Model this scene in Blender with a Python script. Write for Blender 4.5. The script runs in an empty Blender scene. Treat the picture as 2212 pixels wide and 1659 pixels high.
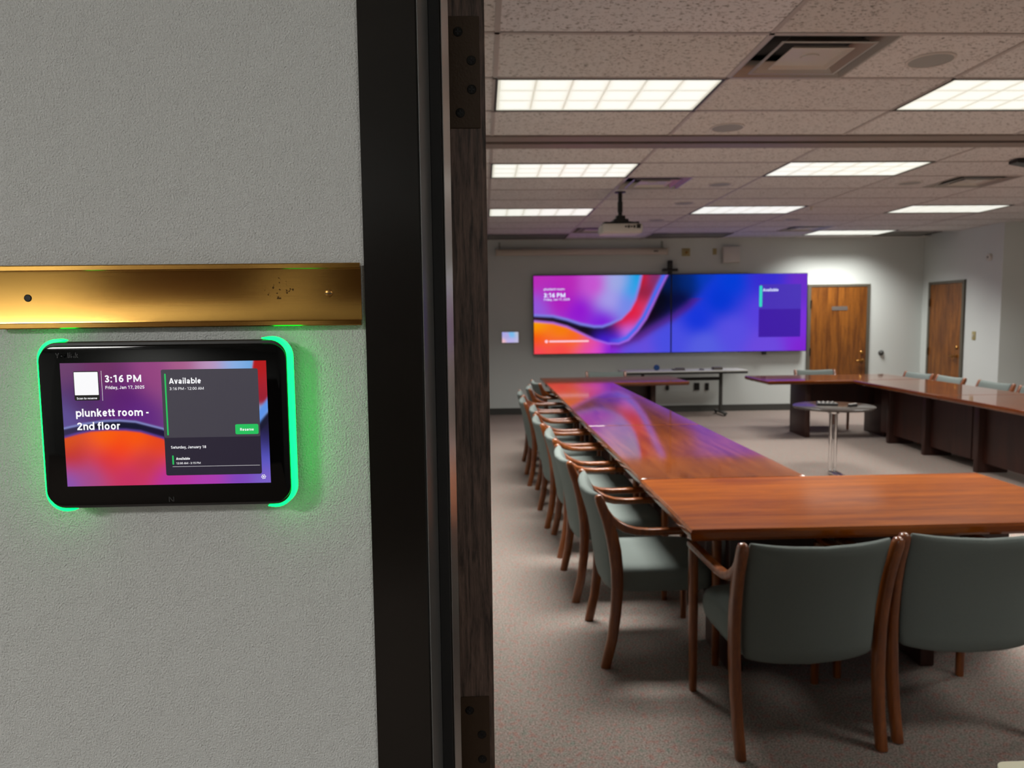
import bpy, bmesh, math, random
import numpy as np
from mathutils import Vector, Matrix

random.seed(7)
SC = bpy.context.scene
COL = SC.collection
PI = math.pi
CEIL = 2.786          # ceiling height
FAR = 11.87           # far wall
NEARW = 0.65          # corridor face of the near wall
ROOMW = 0.796         # room face of the near wall

# ------------------------------------------------------------------ camera
cam_data = bpy.data.cameras.new('camera')
cam = bpy.data.objects.new('camera', cam_data)
COL.objects.link(cam)
SC.camera = cam
pitch, yaw, roll = 0.0874, 0.0383, -0.0118
fw = Vector((math.sin(yaw) * math.cos(pitch), math.cos(yaw) * math.cos(pitch), -math.sin(pitch)))
rt = Vector((math.cos(yaw), -math.sin(yaw), 0))
up = rt.cross(fw)
r2 = math.cos(roll) * rt + math.sin(roll) * up
u2 = -math.sin(roll) * rt + math.cos(roll) * up
M = Matrix((r2, u2, -fw)).transposed().to_4x4()
M.translation = Vector((0, 0, 1.537))
cam.matrix_world = M
cam_data.sensor_fit = 'HORIZONTAL'
cam_data.sensor_width = 36
cam_data.lens = 26.0
cam_data.clip_start = 0.02
cam_data.dof.use_dof = True
cam_data.dof.focus_distance = 0.63
cam_data.dof.aperture_fstop = 13.0

# ------------------------------------------------------------------ world, exposure
W = bpy.data.worlds.new('world')
SC.world = W
W.use_nodes = True
W.node_tree.nodes['Background'].inputs[0].default_value = (0.9, 0.93, 1, 1)
W.node_tree.nodes['Background'].inputs[1].default_value = 0.0
SC.view_settings.view_transform = 'Standard'
SC.view_settings.look = 'None'
SC.view_settings.gamma = 1
SC.view_settings.exposure = 0.0
SC.view_settings.use_curve_mapping = False
SC.cycles.use_denoising = True
SC.cycles.max_bounces = 8
SC.cycles.sample_clamp_indirect = 6.0

TROFFER_W = 38.0      # watts of each room troffer
CORRIDOR_W = 125.0
TROFFER_SPREAD = math.radians(126)

# ------------------------------------------------------------------ materials
def lin(c):
    return tuple((x / 255 / 12.92) if x / 255 <= 0.04045 else ((x / 255 + 0.055) / 1.055) ** 2.4 for x in c)

class NT:
    def __init__(s, name):
        s.m = bpy.data.materials.new(name)
        s.m.use_nodes = True
        s.t = s.m.node_tree
        s.b = s.t.nodes['Principled BSDF']
    def n(s, typ, **kw):
        nd = s.t.nodes.new(typ)
        for k, v in kw.items():
            if k.startswith('_'):
                nd.inputs[k[1:]].default_value = v
            else:
                setattr(nd, k, v)
        return nd
    def l(s, a, b):
        s.t.links.new(a, b)
    def set(s, **kw):
        for k, v in kw.items():
            s.b.inputs[k.replace('_', ' ')].default_value = v

def c4(c):
    return (c[0], c[1], c[2], 1)

def mat(name, col, rough=0.5, metal=0.0, spec=0.5, coat=0.0, noise=0.0, nscale=20, bump=0.0, bscale=200, stretch=(1, 1, 1)):
    k = NT(name)
    k.set(Base_Color=c4(col), Roughness=rough, Metallic=metal)
    k.b.inputs['Specular IOR Level'].default_value = spec
    if coat:
        k.b.inputs['Coat Weight'].default_value = coat
        k.b.inputs['Coat Roughness'].default_value = 0.06
    tc = k.n('ShaderNodeTexCoord')
    mp = k.n('ShaderNodeMapping')
    mp.inputs['Scale'].default_value = stretch
    k.l(tc.outputs['Object'], mp.inputs[0])
    if noise:
        nz = k.n('ShaderNodeTexNoise', _Scale=nscale, _Detail=3.0)
        k.l(mp.outputs[0], nz.inputs['Vector'])
        rp = k.n('ShaderNodeValToRGB')
        rp.color_ramp.elements[0].position = 0.3
        rp.color_ramp.elements[1].position = 0.7
        rp.color_ramp.elements[0].color = c4([x * (1 - noise) for x in col])
        rp.color_ramp.elements[1].color = c4([min(1, x * (1 + noise)) for x in col])
        k.l(nz.outputs['Fac'], rp.inputs[0])
        k.l(rp.outputs[0], k.b.inputs['Base Color'])
    if bump:
        nb = k.n('ShaderNodeTexNoise', _Scale=bscale, _Detail=2.0)
        k.l(mp.outputs[0], nb.inputs['Vector'])
        bp = k.n('ShaderNodeBump', _Strength=bump, _Distance=0.002)
        k.l(nb.outputs['Fac'], bp.inputs['Height'])
        k.l(bp.outputs[0], k.b.inputs['Normal'])
    return k.m

def wood(name, dark, light, rough=0.35, coat=0.0, coatr=0.06, axis='Y', scale=14.0, stretch=12.0):
    k = NT(name)
    tc = k.n('ShaderNodeTexCoord')
    mp = k.n('ShaderNodeMapping')
    sc = {'X': (1, stretch, stretch), 'Y': (stretch, 1, stretch), 'Z': (stretch, stretch, 1)}[axis]
    mp.inputs['Scale'].default_value = sc
    k.l(tc.outputs['Object'], mp.inputs[0])
    nz = k.n('ShaderNodeTexNoise', _Scale=scale / 8, _Detail=5.0, _Distortion=0.6)
    k.l(mp.outputs[0], nz.inputs['Vector'])
    n2 = k.n('ShaderNodeTexNoise', _Scale=scale, _Detail=2.0)
    k.l(mp.outputs[0], n2.inputs['Vector'])
    mx = k.n('ShaderNodeMath', operation='MULTIPLY_ADD')
    k.l(n2.outputs['Fac'], mx.inputs[0]); mx.inputs[1].default_value = 0.35
    k.l(nz.outputs['Fac'], mx.inputs[2])
    rp = k.n('ShaderNodeValToRGB')
    rp.color_ramp.elements[0].position = 0.48
    rp.color_ramp.elements[1].position = 0.86
    rp.color_ramp.elements[0].color = c4(dark)
    rp.color_ramp.elements[1].color = c4(light)
    k.l(mx.outputs[0], rp.inputs[0])
    k.l(rp.outputs[0], k.b.inputs['Base Color'])
    k.set(Roughness=rough)
    if coat:
        k.b.inputs['Coat Weight'].default_value = coat
        k.b.inputs['Coat Roughness'].default_value = coatr
        k.b.inputs['Coat IOR'].default_value = 1.5
    return k.m

def emit(name, col, strength=1.0, base=(0.01, 0.01, 0.01)):
    k = NT(name)
    k.set(Base_Color=c4(base), Roughness=0.3)
    k.b.inputs['Emission Color'].default_value = c4(col)
    k.b.inputs['Emission Strength'].default_value = strength
    return k.m

def screen_mat(name, strength=1.0, spec=0.3):
    k = NT(name)
    k.set(Base_Color=(0.004, 0.004, 0.004, 1), Roughness=0.12)
    k.b.inputs['Specular IOR Level'].default_value = spec
    at = k.n('ShaderNodeAttribute', attribute_name='Col')
    k.l(at.outputs['Color'], k.b.inputs['Emission Color'])
    k.b.inputs['Emission Strength'].default_value = strength
    return k.m

def plaster(name, col, bump=0.35, s1=260, rough=0.75):
    k = NT(name)
    tc = k.n('ShaderNodeTexCoord')
    n1 = k.n('ShaderNodeTexNoise', _Scale=s1, _Detail=2.0, _Roughness=0.55)
    mp = k.n('ShaderNodeMapping')
    mp.inputs['Scale'].default_value = (1, 1, 0.9)
    k.l(tc.outputs['Object'], mp.inputs[0])
    k.l(mp.outputs[0], n1.inputs['Vector'])
    n2 = k.n('ShaderNodeTexNoise', _Scale=34, _Detail=2.0)
    k.l(tc.outputs['Object'], n2.inputs['Vector'])
    ad = k.n('ShaderNodeMath', operation='MULTIPLY_ADD')
    k.l(n2.outputs['Fac'], ad.inputs[0]); ad.inputs[1].default_value = 1.0
    k.l(n1.outputs['Fac'], ad.inputs[2])
    bp = k.n('ShaderNodeBump', _Strength=bump, _Distance=0.0022)
    k.l(ad.outputs[0], bp.inputs['Height'])
    k.l(bp.outputs[0], k.b.inputs['Normal'])
    k.set(Base_Color=c4(col), Roughness=rough)
    return k.m

def carpet(name):
    k = NT(name)
    tc = k.n('ShaderNodeTexCoord')
    n1 = k.n('ShaderNodeTexNoise', _Scale=34, _Detail=4.0)
    k.l(tc.outputs['Object'], n1.inputs['Vector'])
    r1 = k.n('ShaderNodeValToRGB')
    e = r1.color_ramp.elements
    e[0].position = 0.25; e[0].color = c4((0.155, 0.18, 0.15))
    e[1].position = 0.78; e[1].color = c4((0.21, 0.165, 0.125))
    q = e.new(0.42); q.color = c4((0.215, 0.185, 0.16))
    q = e.new(0.55); q.color = c4((0.225, 0.185, 0.163))
    q = e.new(0.64); q.color = c4((0.25, 0.145, 0.125))
    k.l(n1.outputs['Fac'], r1.inputs[0])
    v = k.n('ShaderNodeTexVoronoi', _Scale=210)
    k.l(tc.outputs['Object'], v.inputs['Vector'])
    n3 = k.n('ShaderNodeTexNoise', _Scale=150, _Detail=1.0)
    k.l(tc.outputs['Object'], n3.inputs['Vector'])
    mr = k.n('ShaderNodeMapRange')
    mr.inputs['From Min'].default_value = 0.3; mr.inputs['From Max'].default_value = 0.7
    mr.inputs['To Min'].default_value = 0.5; mr.inputs['To Max'].default_value = 1.5
    k.l(n3.outputs['Fac'], mr.inputs['Value'])
    mx = k.n('ShaderNodeMixRGB', blend_type='MULTIPLY')
    mx.inputs[0].default_value = 1.0
    k.l(r1.outputs[0], mx.inputs[1]); k.l(mr.outputs[0], mx.inputs[2])
    k.l(mx.outputs[0], k.b.inputs['Base Color'])
    bp = k.n('ShaderNodeBump', _Strength=0.6, _Distance=0.004)
    k.l(v.outputs['Distance'], bp.inputs['Height'])
    k.l(bp.outputs[0], k.b.inputs['Normal'])
    k.set(Roughness=0.95)
    k.b.inputs['Specular IOR Level'].default_value = 0.1
    return k.m

def tile_mat(name):
    k = NT(name)
    tc = k.n('ShaderNodeTexCoord')
    mp = k.n('ShaderNodeMapping')
    mp.inputs['Scale'].default_value = (1, 1.9, 1)
    k.l(tc.outputs['Object'], mp.inputs[0])
    n1 = k.n('ShaderNodeTexNoise', _Scale=58, _Detail=1.5, _Distortion=0.7)
    k.l(mp.outputs[0], n1.inputs['Vector'])
    rp = k.n('ShaderNodeValToRGB')
    rp.color_ramp.elements[0].position = 0.34; rp.color_ramp.elements[0].color = (0.30, 0.28, 0.26, 1)
    rp.color_ramp.elements[1].position = 0.41; rp.color_ramp.elements[1].color = (1, 1, 1, 1)
    k.l(n1.outputs['Fac'], rp.inputs[0])
    at = k.n('ShaderNodeAttribute', attribute_name='Col')
    mx = k.n('ShaderNodeMixRGB', blend_type='MULTIPLY'); mx.inputs[0].default_value = 1.0
    k.l(at.outputs['Color'], mx.inputs[1]); k.l(rp.outputs[0], mx.inputs[2])
    k.l(mx.outputs[0], k.b.inputs['Base Color'])
    bp = k.n('ShaderNodeBump', _Strength=0.4, _Distance=0.003)
    k.l(rp.outputs[0], bp.inputs['Height']); k.l(bp.outputs[0], k.b.inputs['Normal'])
    k.set(Roughness=0.95)
    k.b.inputs['Specular IOR Level'].default_value = 0.1
    return k.m

def diffuser_mat(name):
    # prismatic acrylic lens in three by six cells, glowing
    k = NT(name)
    tc = k.n('ShaderNodeTexCoord')
    sp = k.n('ShaderNodeSeparateXYZ')
    k.l(tc.outputs['Object'], sp.inputs[0])
    def line(out, pitch, off):
        a = k.n('ShaderNodeMath', operation='ADD'); k.l(out, a.inputs[0]); a.inputs[1].default_value = off
        d = k.n('ShaderNodeMath', operation='DIVIDE'); k.l(a.outputs[0], d.inputs[0]); d.inputs[1].default_value = pitch
        f = k.n('ShaderNodeMath', operation='FRACT'); k.l(d.outputs[0], f.inputs[0])
        s = k.n('ShaderNodeMath', operation='SUBTRACT'); k.l(f.outputs[0], s.inputs[0]); s.inputs[1].default_value = 0.5
        ab = k.n('ShaderNodeMath', operation='ABSOLUTE'); k.l(s.outputs[0], ab.inputs[0])
        return ab.outputs[0]
    lx = line(sp.outputs[0], 1.17 / 6, 10 * 1.17 / 6)
    ly = line(sp.outputs[1], 0.56 / 3, 10.5 * 0.56 / 3)
    mxx = k.n('ShaderNodeMath', operation='MAXIMUM'); k.l(lx, mxx.inputs[0]); k.l(ly, mxx.inputs[1])
    rp = k.n('ShaderNodeValToRGB')
    e = rp.color_ramp.elements
    e[0].position = 0.30; e[0].color = (0.98, 1.0, 0.92, 1)
    e[1].position = 0.49; e[1].color = (0.55, 0.55, 0.44, 1)
    q = e.new(0.45); q.color = (0.86, 0.88, 0.77, 1)
    k.l(mxx.outputs[0], rp.inputs[0])
    k.set(Base_Color=(0.6, 0.6, 0.58, 1), Roughness=0.4)
    k.l(rp.outputs[0], k.b.inputs['Emission Color'])
    k.b.inputs['Emission Strength'].default_value = 0.88
    return k.m

def brass_mat(name):
    k = NT(name)
    k.set(Base_Color=c4((0.48, 0.27, 0.065)), Metallic=1.0, Roughness=0.15)
    k.b.inputs['Anisotropic'].default_value = 0.75
    tg = k.n('ShaderNodeCombineXYZ', _Z=1.0)
    k.l(tg.outputs[0], k.b.inputs['Tangent'])
    tc = k.n('ShaderNodeTexCoord')
    mp = k.n('ShaderNodeMapping'); mp.inputs['Scale'].default_value = (3, 1, 2600)
    k.l(tc.outputs['Object'], mp.inputs[0])
    nz = k.n('ShaderNodeTexNoise', _Scale=2.0, _Detail=3.0)
    k.l(mp.outputs[0], nz.inputs['Vector'])
    bp = k.n('ShaderNodeBump', _Strength=0.03, _Distance=0.0006)
    k.l(nz.outputs['Fac'], bp.inputs['Height']); k.l(bp.outputs[0], k.b.inputs['Normal'])
    # dark smudge scratches near the right-hand screw
    m2 = k.n('ShaderNodeMapping'); m2.inputs['Location'].default_value = (0.1735, 0, -1.566)
    k.l(tc.outputs['Object'], m2.inputs[0])
    ln = k.n('ShaderNodeVectorMath', operation='LENGTH'); 
    m3 = k.n('ShaderNodeMapping'); m3.inputs['Scale'].default_value = (1, 0, 1.3)
    k.l(m2.outputs[0], m3.inputs[0]); k.l(m3.outputs[0], ln.inputs[0])
    lt = k.n('ShaderNodeMath', operation='LESS_THAN'); lt.inputs[1].default_value = 0.0125
    k.l(ln.outputs['Value'], lt.inputs[0])
    n5 = k.n('ShaderNodeTexNoise', _Scale=330.0, _Detail=3.0)
    k.l(tc.outputs['Object'], n5.inputs['Vector'])
    gt = k.n('ShaderNodeMath', operation='GREATER_THAN'); gt.inputs[1].default_value = 0.615
    k.l(n5.outputs['Fac'], gt.inputs[0])
    ml = k.n('ShaderNodeMath', operation='MULTIPLY'); k.l(lt.outputs[0], ml.inputs[0]); k.l(gt.outputs[0], ml.inputs[1])
    mx = k.n('ShaderNodeMixRGB'); mx.inputs[1].default_value = c4((0.48, 0.27, 0.065)); mx.inputs[2].default_value = c4((0.11, 0.06, 0.02))
    k.l(ml.outputs[0], mx.inputs[0]); k.l(mx.outputs[0], k.b.inputs['Base Color'])
    return k.m

MT = {}
MT['corridor_wall'] = plaster('corridor_plaster', (0.52, 0.53, 0.52), bump=0.95, s1=600)
MT['room_wall'] = plaster('room_wall_paint', (0.56, 0.595, 0.575), bump=0.05, s1=120)
MT['white'] = mat('white_paint', (0.7, 0.7, 0.68), 0.6)
MT['carpet'] = carpet('carpet_loop')
MT['tile'] = tile_mat('ceiling_tile')
MT['tbar'] = mat('ceiling_bar', (0.40, 0.37, 0.35), 0.5)
MT['bronze'] = mat('dark_bronze_paint', (0.0042, 0.0034, 0.0024), 0.2, spec=0.5, bump=0.02, bscale=60, stretch=(18, 18, 0.6))
MT['black'] = mat('black_plastic', (0.006, 0.006, 0.006), 0.4)
MT['grey_seal'] = mat('grey_seal', (0.10, 0.10, 0.098), 0.3, spec=0.5)  # grey tone stands in for sheen on the jamb corner
MT['aluminium'] = mat('satin_aluminium', (0.62, 0.60, 0.59), 0.25, metal=0.9)  # light metal stands in for reflections along the stop edge
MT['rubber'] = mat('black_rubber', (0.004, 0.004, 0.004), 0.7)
MT['door_edge'] = wood('dark_walnut_edge', (0.022, 0.013, 0.010), (0.16, 0.098, 0.074), rough=0.5, axis='Z', scale=150, stretch=14)
MT['door_wood'] = wood('stained_oak_door', (0.085, 0.024, 0.003), (0.23, 0.078, 0.009), rough=0.35, axis='Z', scale=16, stretch=9)
MT['door_frame'] = mat('taupe_frame_paint', (0.09, 0.08, 0.06), 0.4)
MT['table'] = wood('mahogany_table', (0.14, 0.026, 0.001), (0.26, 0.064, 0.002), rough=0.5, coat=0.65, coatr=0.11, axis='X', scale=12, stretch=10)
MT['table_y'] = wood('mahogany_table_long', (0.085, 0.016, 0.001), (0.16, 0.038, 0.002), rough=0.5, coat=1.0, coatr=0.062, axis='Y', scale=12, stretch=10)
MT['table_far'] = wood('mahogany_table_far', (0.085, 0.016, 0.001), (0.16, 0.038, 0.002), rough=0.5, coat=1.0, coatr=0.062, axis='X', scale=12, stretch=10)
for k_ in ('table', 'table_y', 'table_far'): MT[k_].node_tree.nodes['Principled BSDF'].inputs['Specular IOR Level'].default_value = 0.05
MT['table_edge'] = wood('mahogany_edge', (0.10, 0.022, 0.006), (0.19, 0.045, 0.012), rough=0.25, coat=0.8, coatr=0.1, axis='Y', scale=14, stretch=8)
MT['leg_panel'] = wood('dark_mahogany_panel', (0.022, 0.006, 0.004), (0.04, 0.011, 0.006), rough=0.4, axis='Z', scale=14, stretch=8)
MT['chair_wood'] = wood('chair_wood', (0.11, 0.024, 0.003), (0.23, 0.062, 0.008), rough=0.3, coat=0.4, coatr=0.15, axis='Z', scale=30, stretch=8)
MT['fabric'] = mat('sage_fabric', (0.138, 0.162, 0.15), 0.85, spec=0.25, noise=0.06, nscale=300, bump=0.15, bscale=900)
MT['brass'] = brass_mat('brushed_brass')
MT['brass_dark'] = mat('aged_brass', (0.32, 0.17, 0.05), 0.3, metal=1.0)
MT['hinge'] = mat('oil_rubbed_bronze', (0.042, 0.022, 0.009), 0.38, metal=0.3, bump=0.1, bscale=400)
MT['screw'] = mat('black_screw', (0.012, 0.011, 0.010), 0.25, metal=0.6)
MT['chrome'] = mat('chrome', (0.75, 0.75, 0.75), 0.12, metal=1.0)
MT['steel'] = mat('vent_metal', (0.30, 0.29, 0.265), 0.3, metal=0.35)
MT['vent_pan'] = mat('vent_pan', (0.50, 0.48, 0.43), 0.35, metal=0.2)
MT['dark_void'] = mat('duct_dark', (0.006, 0.006, 0.007), 0.6)
MT['speaker_grille'] = mat('grey_speaker_grille', (0.30, 0.31, 0.29), 0.6, bump=0.3, bscale=900)
MT['offwhite'] = mat('off_white_plastic', (0.55, 0.53, 0.49), 0.45)
MT['beige'] = mat('beige_case', (0.50, 0.45, 0.37), 0.45)
MT['yellow_plate'] = mat('yellowed_plate', (0.34, 0.29, 0.13), 0.5)
MT['base'] = mat('vinyl_base', (0.045, 0.045, 0.04), 0.5)
MT['glass_black'] = mat('black_glass', (0.0016, 0.0016, 0.0016), 0.06, spec=0.18)
MT['bezel'] = mat('bezel_grey', (0.012, 0.011, 0.011), 0.5)
MT['logo'] = mat('dark_logo', (0.012, 0.012, 0.013), 0.4)
MT['led'] = emit('green_led', (0.0, 0.9, 0.075), 5.5)
MT['screen'] = screen_mat('screen_image', 0.95, 0.15)
MT['tv_screen'] = screen_mat('tv_image', 0.92, 0.1)
MT['ui_white'] = emit('ui_white', (0.93, 0.93, 0.95), 1.0)
MT['ui_green'] = emit('ui_green', lin((25, 190, 90)), 1.0)
MT['ui_black'] = mat('ui_black', (0.002, 0.002, 0.002), 0.3)
MT['tv_white'] = emit('tv_white', (0.72, 0.80, 1.0), 1.1)
MT['tv_pink'] = emit('tv_pink', (1.0, 0.55, 0.62), 1.0)
MT['tv_teal'] = emit('tv_teal', (0.02, 0.62, 0.50), 1.1)
MT['diffuser'] = diffuser_mat('lamp_lens')
MT['off_lens'] = mat('unlit_lens', (0.10, 0.10, 0.085), 0.3, noise=0.3, nscale=9)
MT['lamp_frame'] = mat('lamp_frame_dark', (0.02, 0.018, 0.015), 0.5)
MT['corridor_lens'] = emit('corridor_lens', (1, 0.97, 0.9), 4.0)
MT['smoke_top'] = mat('smoked_top', (0.035, 0.028, 0.024), 0.2, spec=0.35)
MT['console_top'] = mat('console_top', (0.55, 0.55, 0.50), 0.3)
MT['blue'] = mat('blue_plastic', (0.01, 0.06, 0.22), 0.3)
MT['cream'] = mat('cream_top', (0.92, 0.90, 0.66), 0.45)
MT['grey_plate'] = mat('grey_plaque', (0.10, 0.085, 0.075), 0.4)

# ------------------------------------------------------------------ mesh helpers
def new_bm():
    return bmesh.new()

def finish(name, bm, m, parent=None, smooth=True, ang=40):
    bmesh.ops.recalc_face_normals(bm, faces=bm.faces[:])
    me = bpy.data.meshes.new(name)
    bm.to_mesh(me); bm.free()
    me.materials.append(MT[m] if isinstance(m, str) else m)
    if smooth:
        me.polygons.foreach_set('use_smooth', [True] * len(me.polygons))
        me.set_sharp_from_angle(angle=math.radians(ang))
    o = bpy.data.objects.new(name, me)
    COL.objects.link(o)
    if parent:
        o.parent = parent
    return o

def box(bm, a, b, bevel=0.0, seg=2):
    x0, y0, z0 = a; x1, y1, z1 = b
    t = bmesh.new()
    vs = [t.verts.new(p) for p in ((x0, y0, z0), (x1, y0, z0), (x1, y1, z0), (x0, y1, z0), (x0, y0, z1), (x1, y0, z1), (x1, y1, z1), (x0, y1, z1))]
    for f in ((0, 3, 2, 1), (4, 5, 6, 7), (0, 1, 5, 4), (1, 2, 6, 5), (2, 3, 7, 6), (3, 0, 4, 7)):
        t.faces.new([vs[i] for i in f])
    if bevel:
        bmesh.ops.bevel(t, geom=t.edges[:], offset=bevel, segments=seg, profile=0.5, affect='EDGES')
    join(bm, t)

def join(bm, t, mtx=None):
    if mtx is not None:
        bmesh.ops.transform(t, matrix=mtx, verts=t.verts[:])
    mp = {}
    for v in t.verts:
        mp[v] = bm.verts.new(v.co)
    for f in t.faces:
        try:
            bm.faces.new([mp[v] for v in f.verts])
        except ValueError:
            pass
    t.free()

def loft(bm, rings, cap=True, closed=False):
    R = [[bm.verts.new(p) for p in r] for r in rings]
    n = len(R[0])
    for i in range(len(R) - 1 + (1 if closed else 0)):
        A, B = R[i], R[(i + 1) % len(R)]
        for j in range(n):
            bm.faces.new((A[j], A[(j + 1) % n], B[(j + 1) % n], B[j]))
    if cap and not closed:
        bm.faces.new(R[0][::-1]); bm.faces.new(R[-1])
    return R

def sq(c, e):
    return math.copysign(abs(c) ** e, c)

def sweep(bm, pts, halves, side=Vector((1, 0, 0)), n=14, e=0.6, cap=True):
    """rounded-rectangle section along pts; halves = (half along side, half in plane)"""
    P = [Vector(p) for p in pts]
    rings = []
    for i, p in enumerate(P):
        t = (P[min(i + 1, len(P) - 1)] - P[max(i - 1, 0)]).normalized()
        nrm = t.cross(side).normalized()
        sd = nrm.cross(t).normalized()
        a, b = halves[i]
        rings.append([p + sd * (a * sq(math.cos(2 * PI * k / n), e)) + nrm * (b * sq(math.sin(2 * PI * k / n), e)) for k in range(n)])
    loft(bm, rings, cap)

def lathe(bm, prof, n=32, c=(0, 0, 0), axis='Z'):
    rings = []
    for r, z in prof:
        ring = []
        for k in range(n):
            a = 2 * PI * k / n
            x, y = r * math.cos(a), r * math.sin(a)
            if axis == 'Z': v = (c[0] + x, c[1] + y, c[2] + z)
            elif axis == 'Y': v = (c[0] + x, c[1] + z, c[2] + y)
            else: v = (c[0] + z, c[1] + x, c[2] + y)
            ring.append(Vector(v))
        rings.append(ring)
    loft(bm, rings, True)

def prism(bm, poly, z0, z1):
    loft(bm, [[Vector((x, y, z0)) for x, y in poly], [Vector((x, y, z1)) for x, y in poly]])

def rrect(w, h, r, n=6):
    pts = []
    for cx, cy, a0 in ((w / 2 - r, h / 2 - r, 0), (-w / 2 + r, h / 2 - r, PI / 2), (-w / 2 + r, -h / 2 + r, PI), (w / 2 - r, -h / 2 + r, 1.5 * PI)):
        for k in range(n + 1):
            a = a0 + PI / 2 * k / n
            pts.append((cx + r * math.cos(a), cy + r * math.sin(a)))
    return pts

def thing(name, label, cat, loc=(0, 0, 0), rz=0.0, group=None):
    o = bpy.data.objects.new(name, None)
    o.empty_display_size = 0.05
    COL.objects.link(o)
    o.location = loc; o.rotation_euler = (0, 0, rz)
    o['label'] = label; o['category'] = cat
    if group: o['group'] = group
    return o

def tag(o, label, cat, group=None):
    o['label'] = label; o['category'] = cat
    if group: o['group'] = group
    return o

def struct(o, label=None, cat=None):
    o['kind'] = 'structure'
    if label: o['label'] = label
    if cat: o['category'] = cat
    return o

def dup(root, loc, rz, label, group=None):
    r = root.copy(); COL.objects.link(r)
    r.location = loc; r.rotation_euler = (0, 0, rz)
    r['label'] = label
    if group: r['group'] = group
    for ch in list(root.children):
        c = ch.copy(); COL.objects.link(c); c.parent = r
        for g in list(ch.children):
            d = g.copy(); COL.objects.link(d); d.parent = c
    return r

def arc(cx, cy, rx, ry, a0, a1, n=14):
    return [(cx + rx * math.cos(math.radians(a0 + (a1 - a0) * k / n)), cy + ry * math.sin(math.radians(a0 + (a1 - a0) * k / n))) for k in range(n + 1)]

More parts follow.
